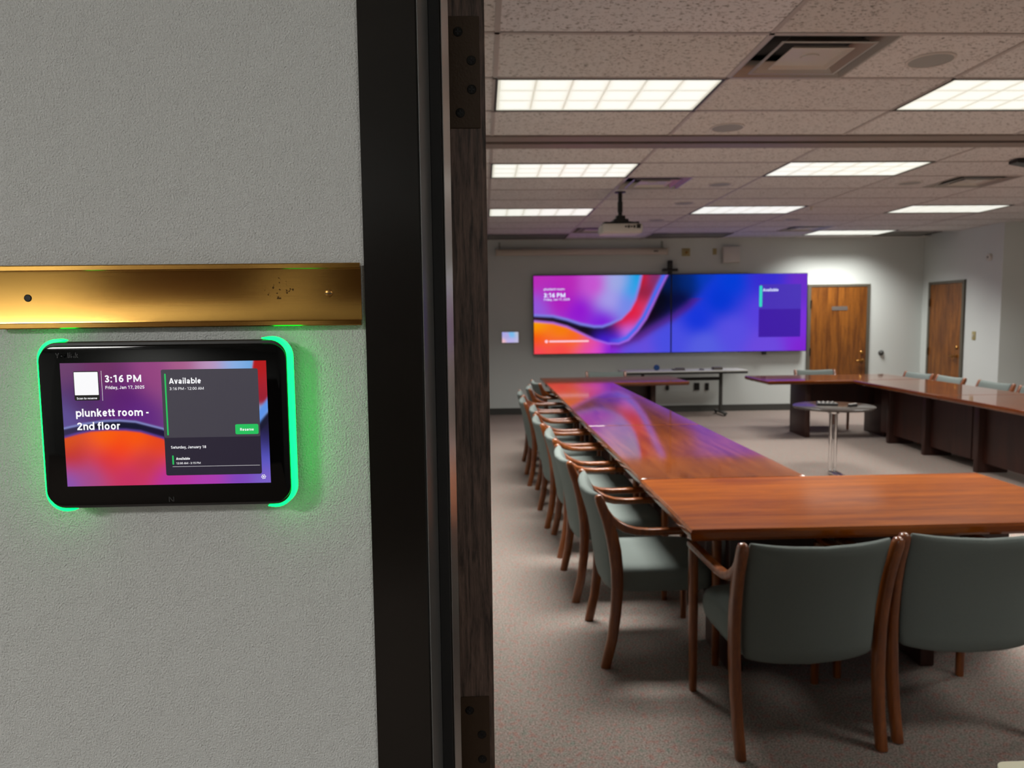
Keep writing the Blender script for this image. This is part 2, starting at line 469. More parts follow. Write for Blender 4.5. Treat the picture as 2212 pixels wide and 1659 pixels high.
def glyph(c, t):
    """strokes (centre lines) and advance of a plain sans letter; cap height 1, stroke width t"""
    h = t / 2; T_, B_ = 1 - h, h; X = 0.745 - h; s = 0.075 + h
    bowl = lambda cx, rx: arc(cx, (X + B_) / 2, rx, (X - B_) / 2 + 0.006, 0, 360, 26)
    if c == ' ': return [], 0.33
    if c == '0': return [arc(.395, .5, .395 - s, .5 - h, 0, 360, 28)], .79
    if c == '1': return [[(.49, 0), (.49, 1)], [(.49, .95), (.17, .80)]], .79
    if c == '2': return [arc(.395, .5 + .5 * .42, .395 - s, .29 - h, 165, -28) + [(s, B_ + .03)], [(s - h, B_), (.79 - s + h, B_)]], .79
    if c == '3': return [arc(.375, .735, .375 - s, .265 - h, 160, -90), arc(.375, .275, .395 - s, .275 - h, 90, -160), [(.28, .5 + .01), (.40, .5 + .01)]], .79
    if c == '5': return [[(.70, T_), (.21, T_), (.165, .47)], arc(.38, .335, .385 - s, .335 - h, 145, -160, 18)], .79
    if c == '6': return [arc(.395, .325, .395 - s, .325 - h, 0, 360, 26), arc(.62, .36, .62 - s, .64 - h, 180, 92, 12)], .79
    if c == '7': return [[(.075, T_), (.72, T_)], [(.70, T_), (.29, 0)]], .79
    if c == '8': return [arc(.395, .735, .365 - s, .265 - h, 0, 360, 24), arc(.395, .27, .395 - s, .27 - h, 0, 360, 24)], .79
    if c == 'A': return [[(.03 + h, 0), (.46, 1)], [(.46, 1), (.89 - h, 0)], [(.22, .27), (.70, .27)]], .92
    if c == 'F': return [[(s, 0), (s, 1)], [(s, T_), (.72, T_)], [(s, .5), (.66, .5)]], .76
    if c == 'J': return [[(.70 - s, 1), (.70 - s, .3)] + arc(.35, .29, .35 - s, .29 - h, 0, -170)], .76
    if c == 'M': return [[(s, 0), (s, 1)], [(1.22 - s, 0), (1.22 - s, 1)], [(s, 1 - h * .4), (.61, .1)], [(.61, .1), (1.22 - s, 1 - h * .4)]], 1.22
    if c == 'P': return [[(s, 0), (s, 1)], [(s, T_), (.5, T_)] + arc(.5, .69, .84 - s - .5, .31 - h, 90, -90) + [(s, .38 + h)]], .87
    if c == 'R': return [[(s, 0), (s, 1)], [(s, T_), (.48, T_)] + arc(.48, .71, .82 - s - .48, .29 - h, 90, -90) + [(s, .42 + h)], [(.48, .45), (.80 - h, 0)]], .87
    if c == 'S': return [arc(.42, .735, .40 - s, .265 - h, 35, 250) + arc(.42, .265, .41 - s, .265 - h, 75, -150)], .83
    if c == 'Y': return [[(.03 + h, 1), (.42, .40)], [(.81 - h, 1), (.42, .40)], [(.42, .42), (.42, 0)]], .84
    if c == 'a': return [arc(.36, .50, .36 - s, X - .50, 160, 0) + [(.68 - s + .03, .45), (.68 - s + .03, 0)], arc(.36, .22, .36 - s, .22 - h, -20, 330, 22)], .765
    if c == 'b': return [[(s, 0), (s, 1.04)], bowl(.43, .43 - s)], .79
    if c == 'c': return [arc(.385, (X + B_) / 2, .385 - s, (X - B_) / 2 + .006, 40, 320, 22)], .725
    if c == 'd': return [[(.79 - s, 0), (.79 - s, 1.04)], bowl(.37, .43 - s)], .79
    if c == 'e': return [[(s, .385), (.745 - s, .385)], arc(.37, (X + B_) / 2, .375 - s, (X - B_) / 2 + .006, 2, 318, 24)], .745
    if c == 'f': return [[(.20, 0), (.20, .82)] + arc(.36, .84, .16, .20 - h, 180, 80, 8), [(.02, .745 - h), (.44, .745 - h)]], .48
    if c == 'i': return [[(.17, 0), (.17, .745)], [(.17, .86), (.17, .86 + t * 1.02)]], .34
    if c == 'k': return [[(s, 0), (s, 1.04)], [(s, .26), (.66 - h, .745)], [(.30, .40), (.70 - h, 0)]], .71
    if c == 'l': return [[(.17, 0), (.17, 1.04)]], .34
    if c == 'n': return [[(s, 0), (s, .745)], arc(.39, .46, .385 - s, X - .46, 175, 0) + [(.775 - s, 0)]], .775
    if c == 'm': return [[(s, 0), (s, .745)], arc(.37, .48, .365 - s, X - .48, 175, 0) + [(.735 - s, 0)], arc(.37 + .735 - 2 * s + s * .55, .48, .365 - s, X - .48, 175, 0) + [(.37 + .735 - 2 * s + s * .55 + .365 - s, 0)]], 1.20
    if c == 'o': return [bowl(.40, .40 - s)], .80
    if c == 'p': return [[(s, -.29), (s, .745)], bowl(.43, .43 - s)], .79
    if c == 'r': return [[(s, 0), (s, .745)], arc(.40, .46, .40 - s, X - .46, 170, 85, 8)], .47
    if c == 's': return [arc(.36, .555, .35 - s, X - .555, 30, 240) + arc(.36, .20, .36 - s, .20 - h, 70, -150)], .715
    if c == 't': return [[(.21, .93), (.21, .20)] + arc(.34, .19, .13, .19 - h, 180, 285, 8), [(.03, .745 - h), (.42, .745 - h)]], .46
    if c == 'u': return [[(.775 - s, 0), (.775 - s, .745)], [(s, .745), (s, .30)] + arc(.385, .29, .385 - s, .29 - h, 180, 360)], .775
    if c == 'v': return [[(.03 + h, .745), (.34, 0)], [(.34, 0), (.65 - h, .745)]], .68
    if c == 'y': return [[(.03 + h, .745), (.36, .02)], [(.64 - h, .745), (.33, -.12)] + arc(.20, -.12, .12, .14, -5, -95, 6)], .665
    if c == ':': return [[(.17, 0), (.17, t * 1.02)], [(.17, .56), (.17, .56 + t * 1.02)]], .34
    if c == ',': return [[(.15, t), (.15, 0), (.09, -.16)]], .28
    if c == '-': return [[(.04, .40), (.36, .40)]], .40
    return [], .4

def text_bm(s, width, t=0.15):
    """a line of text as flat stroked letters, scaled to the given width, baseline origin at the left"""
    b = bmesh.new(); x = 0.0; h = t / 2
    for c in s:
        strokes, adv = glyph(c, t)
        for st in strokes:
            for i in range(len(st) - 1):
                (ax, ay), (bx, by) = st[i], st[i + 1]
                L = math.hypot(bx - ax, by - ay)
                if L < 1e-6: continue
                nx, ny = -(by - ay) / L * h, (bx - ax) / L * h
                b.faces.new([b.verts.new((x + px, py, 0)) for px, py in ((ax - nx, ay - ny), (bx - nx, by - ny), (bx + nx, by + ny), (ax + nx, ay + ny))])
                if i:
                    (zx, zy) = st[i - 1]
                    if abs((ax - zx) * (by - ay) - (ay - zy) * (bx - ax)) > 1e-7:
                        b.faces.new([b.verts.new((x + ax + h * math.cos(k * PI / 5), ay + h * math.sin(k * PI / 5), 0)) for k in range(10)])
        x += adv
    xs = [v.co.x for v in b.verts]
    k = width / (max(xs) - min(xs)); x0 = min(xs)
    for v in b.verts: v.co = Vector(((v.co.x - x0) * k, v.co.y * k, 0))
    return b

def curve_y(pts, x):
    return np.interp(x, [p[0] for p in pts], [p[1] for p in pts])

def idw(cp, u, v, asp, p=4.0):
    num = np.zeros(u.shape + (3,)); den = np.zeros(u.shape)
    for (a, b, c) in cp:
        d = ((u - a) * asp) ** 2 + (v - b) ** 2 + 0.005
        w = d ** (-p / 2)
        num += w[..., None] * np.array(lin(c)); den += w
    out = num / den[..., None]
    r = max(1, int(0.055 * u.shape[0]))
    for _ in range(2):                      # soften the blend between colour points
        for ax in (0, 1):
            pad = [(0, 0)] * 3; pad[ax] = (r + 1, r)
            c = np.cumsum(np.pad(out, pad, mode='edge'), axis=ax)
            n = out.shape[ax]
            out = (np.take(c, range(2 * r + 1, 2 * r + 1 + n), ax) - np.take(c, range(0, n), ax)) / (2 * r + 1)
    return out

def sm(x, w):
    return 1 / (1 + np.exp(-np.clip(x / w, -40, 40)))

def color_grid(name, m, x0, x1, z0, z1, y, nx, nz, func, parent):
    """flat image panel facing -Y; func(u,v) gives linear colours, v from the top"""
    us = np.linspace(0, 1, nx + 1); vs = np.linspace(0, 1, nz + 1)
    U, V = np.meshgrid(us, vs)
    X = x0 + (x1 - x0) * U; Z = z1 - (z1 - z0) * V
    co = np.stack([X, np.full_like(X, y), Z], -1).reshape(-1, 3)
    idx = np.arange((nx + 1) * (nz + 1)).reshape(nz + 1, nx + 1)
    F = np.stack([idx[1:, :-1], idx[1:, 1:], idx[:-1, 1:], idx[:-1, :-1]], -1).reshape(-1, 4)
    me = bpy.data.meshes.new(name)
    me.from_pydata(co.tolist(), [], F.tolist())
    ca = me.color_attributes.new('Col', 'FLOAT_COLOR', 'POINT')
    C = func(U, V).reshape(-1, 3)
    ca.data.foreach_set('color', np.concatenate([C, np.ones((len(C), 1))], 1).astype(np.float32).ravel())
    me.materials.append(MT[m])
    o = bpy.data.objects.new(name, me); COL.objects.link(o)
    if parent: o.parent = parent
    return o

# ================================================================== SETTING
XR = 9.6; XLW = -0.72; YSTEP = 10.02; XSTEP = 7.17
def flat_box(name, a, b, m, bevel=0):
    bm = new_bm(); box(bm, a, b, bevel)
    return struct(finish(name, bm, m, smooth=bevel > 0))

flat_box('floor', (-4.6, -3.3, -0.08), (XR + 0.2, FAR + 0.2, 0), 'carpet')
# near wall: left of the door, right of it and above it
flat_box('wall_near', (-4.6, NEARW, 0), (-0.075, ROOMW, CEIL + 0.1), 'corridor_wall')
flat_box('wall_near_right', (0.90, NEARW, 0), (XR + 0.2, ROOMW, CEIL + 0.1), 'corridor_wall')
flat_box('wall_near_header', (-0.075, NEARW, 2.10), (0.90, ROOMW, CEIL + 0.1), 'corridor_wall')
flat_box('wall_far', (XLW - 0.2, FAR, 0), (XSTEP + 0.2, FAR + 0.15, CEIL + 0.1), 'room_wall')
flat_box('wall_left', (XLW - 0.15, ROOMW, 0), (XLW, FAR, CEIL + 0.1), 'room_wall')
flat_box('wall_right', (XSTEP, YSTEP, 0), (XSTEP + 0.2, FAR, CEIL + 0.1), 'room_wall')
flat_box('wall_right_far', (XSTEP + 0.2, YSTEP, 0), (XR, YSTEP + 0.2, CEIL + 0.1), 'room_wall')
flat_box('wall_right_side', (XR, ROOMW, 0), (XR + 0.2, YSTEP + 0.2, CEIL + 0.1), 'room_wall')
# corridor shell behind the camera
flat_box('wall_corridor', (-4.6, -3.3, 0), (2.6, -3.15, CEIL + 0.1), 'corridor_wall')
flat_box('wall_corridor_left', (-4.75, -3.3, 0), (-4.6, ROOMW, CEIL + 0.1), 'corridor_wall')
flat_box('wall_corridor_right', (2.6, -3.3, 0), (2.75, NEARW, CEIL + 0.1), 'corridor_wall')
flat_box('ceiling_corridor', (-4.75, -3.3, CEIL), (2.75, NEARW, CEIL + 0.1), 'white')
flat_box('baseboard_far', (XLW, FAR - 0.012, 0), (5.255, FAR, 0.105), 'base')
flat_box('baseboard_far_right', (6.297, FAR - 0.012, 0), (XSTEP, FAR, 0.105), 'base')
flat_box('baseboard_right', (XSTEP - 0.012, YSTEP, 0), (XSTEP, 10.77, 0.105), 'base')
flat_box('baseboard_left', (XLW, ROOMW, 0), (XLW + 0.012, FAR - 0.012, 0.105), 'base')
flat_box('baseboard_step', (XSTEP, YSTEP - 0.012, 0), (XR, YSTEP, 0.105), 'base')

# ---- suspended ceiling: tiles in two bays either side of the partition track
GX = 0.082; S = 1.2192; T = 0.6096
LIGHTS = [(0, 3.963), (1, 3.963, 'skip')]
lit = [(0.082, 3.963), (2.520, 3.963), (4.959, 3.963), (0.082, 6.074), (2.510, 6.050), (4.950, 6.050),
       (0.082, 8.515), (2.512, 8.430), (4.940, 8.450), (4.960, 10.955 - 0.1)]
unlit = [(0.082, 11.07), (2.560, 11.07), (6.19, 11.07)]
hidden_lit = [(7.39, 6.05), (7.39, 3.963), (2.520, 1.524)]
vents = [(1.3012, 3.3532), (1.3012, 6.683), (4.350, 6.683), (4.345, 10.32), (1.3012, 10.32)]
cells = []
rows1 = [ROOMW] + [3.3532 + T * k for k in range(-4, 4)]
rows1 = [r for r in rows1 if r >= ROOMW] ; rows1 = sorted(rows1); rows1[-1] = 5.165
rows2 = [5.515] + [6.074 + T * k for k in range(0, 10)]
rows2[-1] = FAR
cols = [XLW] + [GX + S * i for i in range(0, 8)] + [XR]
def holes():
    for x, y in lit + unlit + hidden_lit: yield (x, y, x + S, y + T)
    for x, y in vents: yield (x, y, x + T, y + T)
H = list(holes())
def rect_minus(r, hs):
    out = [r]
    for h in hs:
        nxt = []
        for (a, b, c, d) in out:
            x0, y0, x1, y1 = max(a, h[0]), max(b, h[1]), min(c, h[2]), min(d, h[3])
            if x1 - x0 < 1e-4 or y1 - y0 < 1e-4:
                nxt.append((a, b, c, d)); continue
            if b < y0: nxt.append((a, b, c, y0))
            if y1 < d: nxt.append((a, y1, c, d))
            if a < x0: nxt.append((a, y0, x0, y1))
            if x1 < c: nxt.append((x1, y0, c, y1))
        out = nxt
    return [q for q in out if q[2] - q[0] > 1e-4 and q[3] - q[1] > 1e-4]
verts = []; faces = []; fcol = []
for rows in (rows1, rows2):
    for j in range(len(rows) - 1):
        for i in range(len(cols) - 1):
            rnd = 1.0 + random.uniform(-0.05, 0.05)
            tone = (0.63 * rnd, 0.625 * rnd, 0.605 * rnd)
            if rows is rows1 and i == 1 and abs(rows[j] - 2.7436) < 0.01:
                tone = (0.70, 0.70, 0.71)       # a newer, whiter replacement tile
            for (a, b, c, d) in rect_minus((cols[i], rows[j], cols[i + 1], rows[j + 1]), H):
                k = len(verts)
                verts += [(a, b, CEIL), (a, d, CEIL), (c, d, CEIL), (c, b, CEIL)]
                faces.append((k, k + 1, k + 2, k + 3)); fcol += [tone] * 4
me = bpy.data.meshes.new('ceiling'); me.from_pydata(verts, [], faces)
ca = me.color_attributes.new('Col', 'FLOAT_COLOR', 'POINT')
for i, c in enumerate(fcol): ca.data[i].color = (*c, 1)
me.materials.append(MT['tile'])
ceil = bpy.data.objects.new('ceiling', me); COL.objects.link(ceil); struct(ceil)
# step over the right-hand return of the room
# exposed tee bars
bm = new_bm()
for rows in (rows1, rows2):
    for x in cols[1:-1]:
        segs = [(rows[0], rows[-1])]
        for (a, b, c, d) in H:
            if a + 0.02 < x < c - 0.02:
                segs = [s for (p, q) in segs for s in ((p, min(q, b)), (max(p, d), q)) if s[1] - s[0] > 0.02]
        for p, q in segs:
            box(bm, (x - 0.012, p, CEIL - 0.004), (x + 0.012, q, CEIL + 0.002))
    for y in rows[1:-1]:
        segs = [(XLW, XR)]
        for (a, b, c, d) in H:
            if b + 0.02 < y < d - 0.02:
                segs = [s for (p, q) in segs for s in ((p, min(q, a)), (max(p, c), q)) if s[1] - s[0] > 0.02]
        for p, q in segs:
            box(bm, (p, y - 0.012, CEIL - 0.004), (q, y + 0.012, CEIL + 0.002))
struct(finish('trim_1', bm, 'tbar', smooth=False))
# folding-partition track across the ceiling
bm = new_bm()
box(bm, (XLW, 5.165, CEIL - 0.012), (XR, 5.300, CEIL + 0.05)); box(bm, (XLW, 5.372, CEIL - 0.012), (XR, 5.515, CEIL + 0.05))
trk = struct(finish('trim_2', bm, mat('track_paint', (0.21, 0.17, 0.145), 0.5), smooth=False))
bm = new_bm(); box(bm, (XLW, 5.300, CEIL + 0.02), (XR, 5.372, CEIL + 0.05))
finish('slot', bm, 'dark_void', trk, smooth=False)

# ---- near door frame (hollow metal, dark bronze)
def jamb(bm, sx, x0, top):
    prof = [(-0.051, 0.646), (-0.0030, 0.646), (-0.0015, 0.6475), (0.0040, 0.699), (0.0042, 0.700), (0.0150, 0.700), (0.0160, 0.7010), (0.0212, 0.726), (0.0212, 0.748), (0.0, 0.748), (0.0, 0.800), (-0.051, 0.800)]
    poly = [(x0 + sx * x, y) for x, y in prof]
    prism(bm, poly, 0, top)
bm = new_bm()
jamb(bm, 1, -0.0503, 2.09); jamb(bm, -1, 0.872, 2.09)
box(bm, (-0.1013, 0.646, 2.09), (0.923, 0.80, 2.141)); box(bm, (-0.05, 0.70, 2.074), (0.872, 0.748, 2.09))
t3 = struct(finish('trim_3', bm, 'bronze', ang=30))
bm = new_bm(); box(bm, (-0.0457, 0.6975, 0.01), (-0.0356, 0.7001, 2.07), 0.0006, 1); finish('seal', bm, 'rubber', t3)  # black strip added on the stop face, standing in for shade
def strip(name, a, b, m):
    d = Vector((b[0] - a[0], b[1] - a[1])).normalized(); n = Vector((d.y, -d.x)) * 0.0007
    bm = new_bm(); prism(bm, [a, b, (b[0] + n.x, b[1] + n.y), (a[0] + n.x, a[1] + n.y)], 0.01, 2.07)
    return finish(name, bm, m, t3, smooth=False)
strip('edge_strip', (-0.0518, 0.6475), (-0.0463, 0.6972), 'grey_seal')  # lighter strip added to paint the sheen on the frame corner
strip('edge_strip', (-0.0343, 0.7012), (-0.0292, 0.7255), 'aluminium')  # bright strip added to paint the glossy reflection on the stop

# ---- the open door, seen edge-on
DX0, DX1, DY0, DY1 = -0.0405, 0.0062, 0.805, 1.715
bm = new_bm(); box(bm, (DX0, DY0, 0.012), (DX1, DY1, 2.075), 0.0012, 1)
door1 = struct(finish('door_1', bm, 'door_edge', ang=30))
def hinge(ztop):
    bm = new_bm(); box(bm, (-0.0382, DY0 - 0.0012, ztop - 0.1143), (0.0008, DY0 + 0.001, ztop), 0.0004, 1)
    h = finish('hinge', bm, 'hinge', door1, ang=30)
    bm = new_bm(); lathe(bm, [(0.0065, -0.052), (0.0068, -0.050), (0.0068, 0.050), (0.0065, 0.052)], 16, (-0.0475, DY0 - 0.003, ztop - 0.057))
    finish('hinge_knuckle', bm, 'hinge', h)
    for dx, dz in ((-0.0215, 0.016), (-0.0080, 0.045), (-0.0080, 0.0745), (-0.0205, 0.0985)):
        bm = new_bm()
        y0 = DY0 - 0.0012
        lathe(bm, [(0.0050, 0.0), (0.0050, -0.0002), (0.0046, -0.0006), (0.0003, -0.0007)], 20, (dx, y0, ztop - dz), 'Y')
        q = finish('screw', bm, 'screw', h, ang=30)
        bm = new_bm()
        box(bm, (dx - 0.0031, y0 - 0.0010, ztop - dz - 0.0006), (dx + 0.0031, y0 - 0.0005, ztop - dz + 0.0006))
        box(bm, (dx - 0.0006, y0 - 0.0010, ztop - dz - 0.0031), (dx + 0.0006, y0 - 0.0005, ztop - dz + 0.0031))
        finish('slot', bm, 'dark_void', h, smooth=False)
hinge(1.853); hinge(1.112); hinge(0.372)

# ---- doors at the far end
def knob_set(parent, p, nrm, lever):
    # rosette + lever below, cylinder above
    ax = 'Y' if nrm == 'Y' else 'X'
    def loc(du, dn, dz):
        return (p[0] + du, p[1] - dn, p[2] + dz) if nrm == 'Y' else (p[0] - dn, p[1] + du, p[2] + dz)
    bm = new_bm()
    lathe(bm, [(0.030, 0), (0.030, -0.008), (0.012, -0.012), (0.011, -0.045), (0.020, -0.05), (0.026, -0.062), (0.020, -0.075), (0.004, -0.078)], 20, loc(0, 0, 0), ax)
    if lever:
        d = 1 if lever > 0 else -1
        a = loc(0, 0.04, -0.009); b = loc(d * 0.10, 0.058, 0.009)
        box(bm, tuple(min(x, y) for x, y in zip(a, b)), tuple(max(x, y) for x, y in zip(a, b)), 0.004, 1)
    finish('handle', bm, 'brass_dark', parent)
    bm = new_bm()
    lathe(bm, [(0.027, 0), (0.027, -0.010), (0.018, -0.018), (0.004, -0.018)], 20, loc(0, 0, 0.13), ax)
    finish('deadbolt', bm, 'brass_dark', parent)

bm = new_bm()
box(bm, (5.262, FAR - 0.03, 0), (5.313, FAR, 2.04)); box(bm, (6.243, FAR - 0.03, 0), (6.292, FAR, 2.04)); box(bm, (5.313, FAR - 0.03, 2.0), (6.243, FAR, 2.04))
struct(finish('trim_4', bm, 'door_frame', smooth=False))
bm = new_bm(); box(bm, (5.316, FAR - 0.022, 0.01), (6.240, FAR - 0.001, 1.997))
door2 = struct(finish('door_2', bm, 'door_wood', smooth=False))
knob_set(door2, (6.170, FAR - 0.022, 0.80), 'Y', -1)
bm = new_bm(); box(bm, (5.66, FAR - 0.027, 1.617), (5.92, FAR - 0.022, 1.682), 0.001, 1); finish('plaque', bm, 'grey_plate', door2)
for z in (1.72, 0.95, 0.2):
    bm = new_bm(); lathe(bm, [(0.011, -0.06), (0.011, 0.06)], 12, (5.316, FAR - 0.034, z)); finish('hinge', bm, 'hinge', door2)

X2 = XSTEP
bm = new_bm()
box(bm, (X2 - 0.03, 11.616, 0), (X2, 11.665, 2.045)); box(bm, (X2 - 0.03, 10.780, 0), (X2, 10.830, 2.045)); box(bm, (X2 - 0.03, 10.830, 2.005), (X2, 11.616, 2.045))
struct(finish('trim_5', bm, 'door_frame', smooth=False))
bm = new_bm(); box(bm, (X2 - 0.022, 10.833, 0.01), (X2 - 0.001, 11.613, 2.002))
door3 = struct(finish('door_3', bm, 'door_wood', smooth=False))
knob_set(door3, (X2 - 0.022, 10.905, 0.90), 'X', 1)
for z in (1.72, 0.95, 0.2):
    bm = new_bm(); lathe(bm, [(0.011, -0.06), (0.011, 0.06)], 12, (X2 - 0.034, 11.613, z)); finish('hinge', bm, 'hinge', door3)

# ---- unseen dark door slabs added behind the camera to band the brass reflection
for n_, (a, b) in enumerate(((-2.30, -1.28), (-1.00, -0.05))):
    bm = new_bm(); box(bm, (a, -3.15, 0), (b, -3.12, 2.1)); struct(finish('door_%d' % (4 + n_), bm, 'leg_panel', smooth=False))

# ================================================================== CEILING LAMPS
def area_light(parent, x, y, z, sx, sy, watts, spread, col=(1, 0.982, 0.94)):
    L = bpy.data.lights.new('lamp_light', 'AREA')
    L.shape = 'RECTANGLE'; L.size = sx; L.size_y = sy; L.energy = watts; L.color = col; L.spread = spread
    o = bpy.data.objects.new('lamp_light', L); COL.objects.link(o)
    o.parent = parent; o.location = (x, y, z)
    return o

def troffer(x, y, label, on=True, group='lit ceiling troffers', sx=S, sy=T, watts=TROFFER_W, spread=TROFFER_SPREAD):
    cx, cy = x + sx / 2, y + sy / 2
    t = thing('ceiling_light', label, 'ceiling light', (cx, cy, CEIL), 0, group)
    w, d = sx / 2 - 0.003, sy / 2 - 0.003
    bm = new_bm()
    for a, b in (((-w, -d), (w, -d + 0.014)), ((-w, d - 0.014), (w, d)), ((-w, -d + 0.014), (-w + 0.014, d - 0.014)), ((w - 0.014, -d + 0.014), (w, d - 0.014))):
        box(bm, (a[0], a[1], -0.006), (b[0], b[1], 0.03))
    finish('frame', bm, 'lamp_frame', t, smooth=False)
    bm = new_bm(); box(bm, (-w + 0.014, -d + 0.014, -0.001), (w - 0.014, d - 0.014, 0.02))
    finish('diffuser', bm, 'diffuser' if on else 'off_lens', t, smooth=False)
    if on:
        area_light(t, 0, 0, -0.008, sx - 0.06, sy - 0.06, watts, spread)
    return t
LAB = ['lit ceiling light panel nearest the open door, over the near end of the left table',
       'lit ceiling light panel right of the round speaker, cut by the right picture edge',
       'lit ceiling light panel in the near bay beyond the right picture edge',
       'lit ceiling light panel just past the partition track, on the left by the open door',
       'lit ceiling light panel just past the partition track, second from the open door',
       'lit ceiling light panel past the partition track, third from the open door',
       'lit ceiling light panel left of the hanging projector, farthest of the left column',
       'lit ceiling light panel right of the hanging projector, middle of its row of three',
       'lit ceiling light panel to the right in the third row, before the two wood doors',
       'lit ceiling light panel against the far wall above the left wood door']
for (x, y), l in zip(lit, LAB): troffer(x, y, l, watts=TROFFER_W * (2.0 if y < 5 else 0.85 if y < 7 else 1.0 if y < 10 else 1.4))
for (x, y), l in zip(hidden_lit, ('lit ceiling light panel in the right wing of the room', 'lit ceiling light panel in the right wing near the entrance wall', 'lit ceiling light panel just inside the entrance')):
    troffer(x, y, l, watts=TROFFER_W * (0.45 if y < 2 else 1.0))
for (x, y), l in zip(unlit, ('unlit ceiling light panel at the far wall above the projection screen case', 'unlit ceiling light panel at the far wall above the square white speaker', 'unlit ceiling light panel at the far right, beside the lit panel at the wall')):
    troffer(x, y, l, on=False, group='unlit ceiling troffers', sx=S if x < 6 else 0.78)
t = troffer(-3.0, -2.6, 'lit corridor ceiling light panel to the left of the entrance', group='corridor ceiling lights', sx=1.1, sy=0.6, watts=CORRIDOR_W, spread=PI)

troffer(1.3, -2.6, 'lit corridor ceiling light panel to the right of the entrance', group='corridor ceiling lights', sx=1.1, sy=0.6, watts=CORRIDOR_W * 0.25, spread=PI)

# ================================================================== VENTS, SPEAKERS, SPRINKLER
def square_ring(bm, h0, z0, h1, z1, th=0.002):
    def ring(h, z): return [Vector((-h, -h, z)), Vector((h, -h, z)), Vector((h, h, z)), Vector((-h, h, z))]
    loft(bm, [ring(h0, z0), ring(h1, z1), ring(h1, z1 + th), ring(h0, z0 + th)], cap=False, closed=True)
def make_vent():
    t = thing('ceiling_vent', '', 'vent', (0, 0, 0), 0, 'square ceiling air vents')
    bm = new_bm(); square_ring(bm, 0.300, -0.003, 0.286, -0.004); square_ring(bm, 0.286, -0.004, 0.225, 0.060); finish('frame', bm, 'steel', t, smooth=False)
    bm = new_bm(); box(bm, (-0.30, -0.30, 0.085), (0.30, 0.30, 0.10)); finish('duct', bm, 'dark_void', t, smooth=False)
    bm = new_bm(); square_ring(bm, 0.226, -0.007, 0.214, -0.009); square_ring(bm, 0.214, -0.009, 0.160, 0.035); finish('louvre', bm, 'steel', t, smooth=False)
    bm = new_bm()
    square_ring(bm, 0.150, -0.008, 0.142, -0.010); square_ring(bm, 0.142, -0.010, 0.126, 0.004)
    box(bm, (-0.130, -0.130, 0.004), (0.130, 0.130, 0.008)); lathe(bm, [(0.045, 0.004), (0.042, -0.001), (0.004, -0.002)], 20)
    finish('pan', bm, 'vent_pan', t, smooth=False)
    return t
v0 = make_vent()
VL = ['square metal ceiling vent nearest the doorway, beside the round speaker', 'square metal ceiling vent directly above the hanging projector', 'square metal ceiling vent at right between the second and third light rows', 'square metal ceiling vent beside the lit panel at the far wall', 'square ceiling vent partly hidden behind the hanging projector']
for i, ((x, y), l) in enumerate(zip(vents, VL)):
    p = (x + T / 2, y + T / 2, CEIL)
    if i == 0: v0.location = p; v0['label'] = l
    else: dup(v0, p, 0, l)

def make_speaker():
    t = thing('ceiling_speaker', '', 'speaker', (0, 0, 0), 0, 'round ceiling speakers')
    bm = new_bm(); lathe(bm, [(0.112, 0.001), (0.112, -0.004), (0.106, -0.007), (0.100, -0.006), (0.100, 0.001)], 36); finish('rim', bm, 'offwhite', t)
    bm = new_bm(); lathe(bm, [(0.100, 0.001), (0.100, -0.004), (0.05, -0.006), (0.003, -0.0062)], 36); finish('grille', bm, 'speaker_grille', t)
    return t
s0 = make_speaker()
for i, (x, y, l) in enumerate(((2.225, 3.685, 'round grey ceiling speaker right of the nearest square vent'), (1.637, 4.966, 'round grey ceiling speaker in the tile before the partition track'),
        (2.261, 7.053, 'round ceiling speaker right of the vent above the projector'), (2.227, 8.18, 'round ceiling speaker right of the projector pole'),
        (4.082, 7.029, 'round ceiling speaker left of the right-hand vent'), (2.248, 9.567, 'round ceiling speaker right of the projector, in the row toward the far wall'), (4.047, 9.60, 'round ceiling speaker before the vent at the far wall'))):
    if i == 0: s0.location = (x, y, CEIL); s0['label'] = l
    else: dup(s0, (x, y, CEIL), 0, l)
bm = new_bm(); lathe(bm, [(0.04, 0.001), (0.038, -0.006), (0.014, -0.010), (0.010, -0.035), (0.022, -0.038), (0.022, -0.041), (0.004, -0.041)], 18, (3.79, 8.50, CEIL))
tag(finish('sprinkler', bm, 'beige'), 'small beige sprinkler head beside the middle light panel of the third row', 'sprinkler')

# ================================================================== PROJECTOR
P = thing('projector', 'white projector hanging from the ceiling on a black pole', 'projector', (1.385, 7.45, CEIL))
bm = new_bm(); lathe(bm, [(0.055, -0.001), (0.055, -0.008), (0.022, -0.014)], 20); finish('ceiling_plate', bm, 'black', P)
bm = new_bm(); lathe(bm, [(0.021, -0.010), (0.021, -0.255)], 16); lathe(bm, [(0.026, -0.10), (0.026, -0.20)], 16); finish('pole', bm, 'black', P)
bm = new_bm()
box(bm, (-0.045, -0.045, -0.275), (0.045, 0.045, -0.235), 0.006); box(bm, (-0.075, -0.07, -0.31), (0.075, 0.07, -0.27), 0.01)
for a in (-0.155, 0.150):
    sweep(bm, [(0, 0, -0.295), (a * 0.6, -0.05, -0.303), (a, -0.10, -0.318)], [(0.02, 0.008)] * 3, side=Vector((0, 1, 0)))
    sweep(bm, [(0, 0, -0.295), (a * 0.6, 0.05, -0.303), (a, 0.10, -0.318)], [(0.02, 0.008)] * 3, side=Vector((0, 1, 0)))
    box(bm, (a - 0.02, -0.12, -0.328), (a + 0.02, 0.12, -0.305), 0.004)
box(bm, (-0.175, -0.04, -0.320), (0.175, 0.03, -0.300), 0.004)
finish('bracket', bm, 'black', P)
bm = new_bm(); box(bm, (-0.20, -0.15, -0.418), (0.20, 0.15, -0.325), 0.022, 3); body = finish('body', bm, 'offwhite', P)
bm = new_bm()
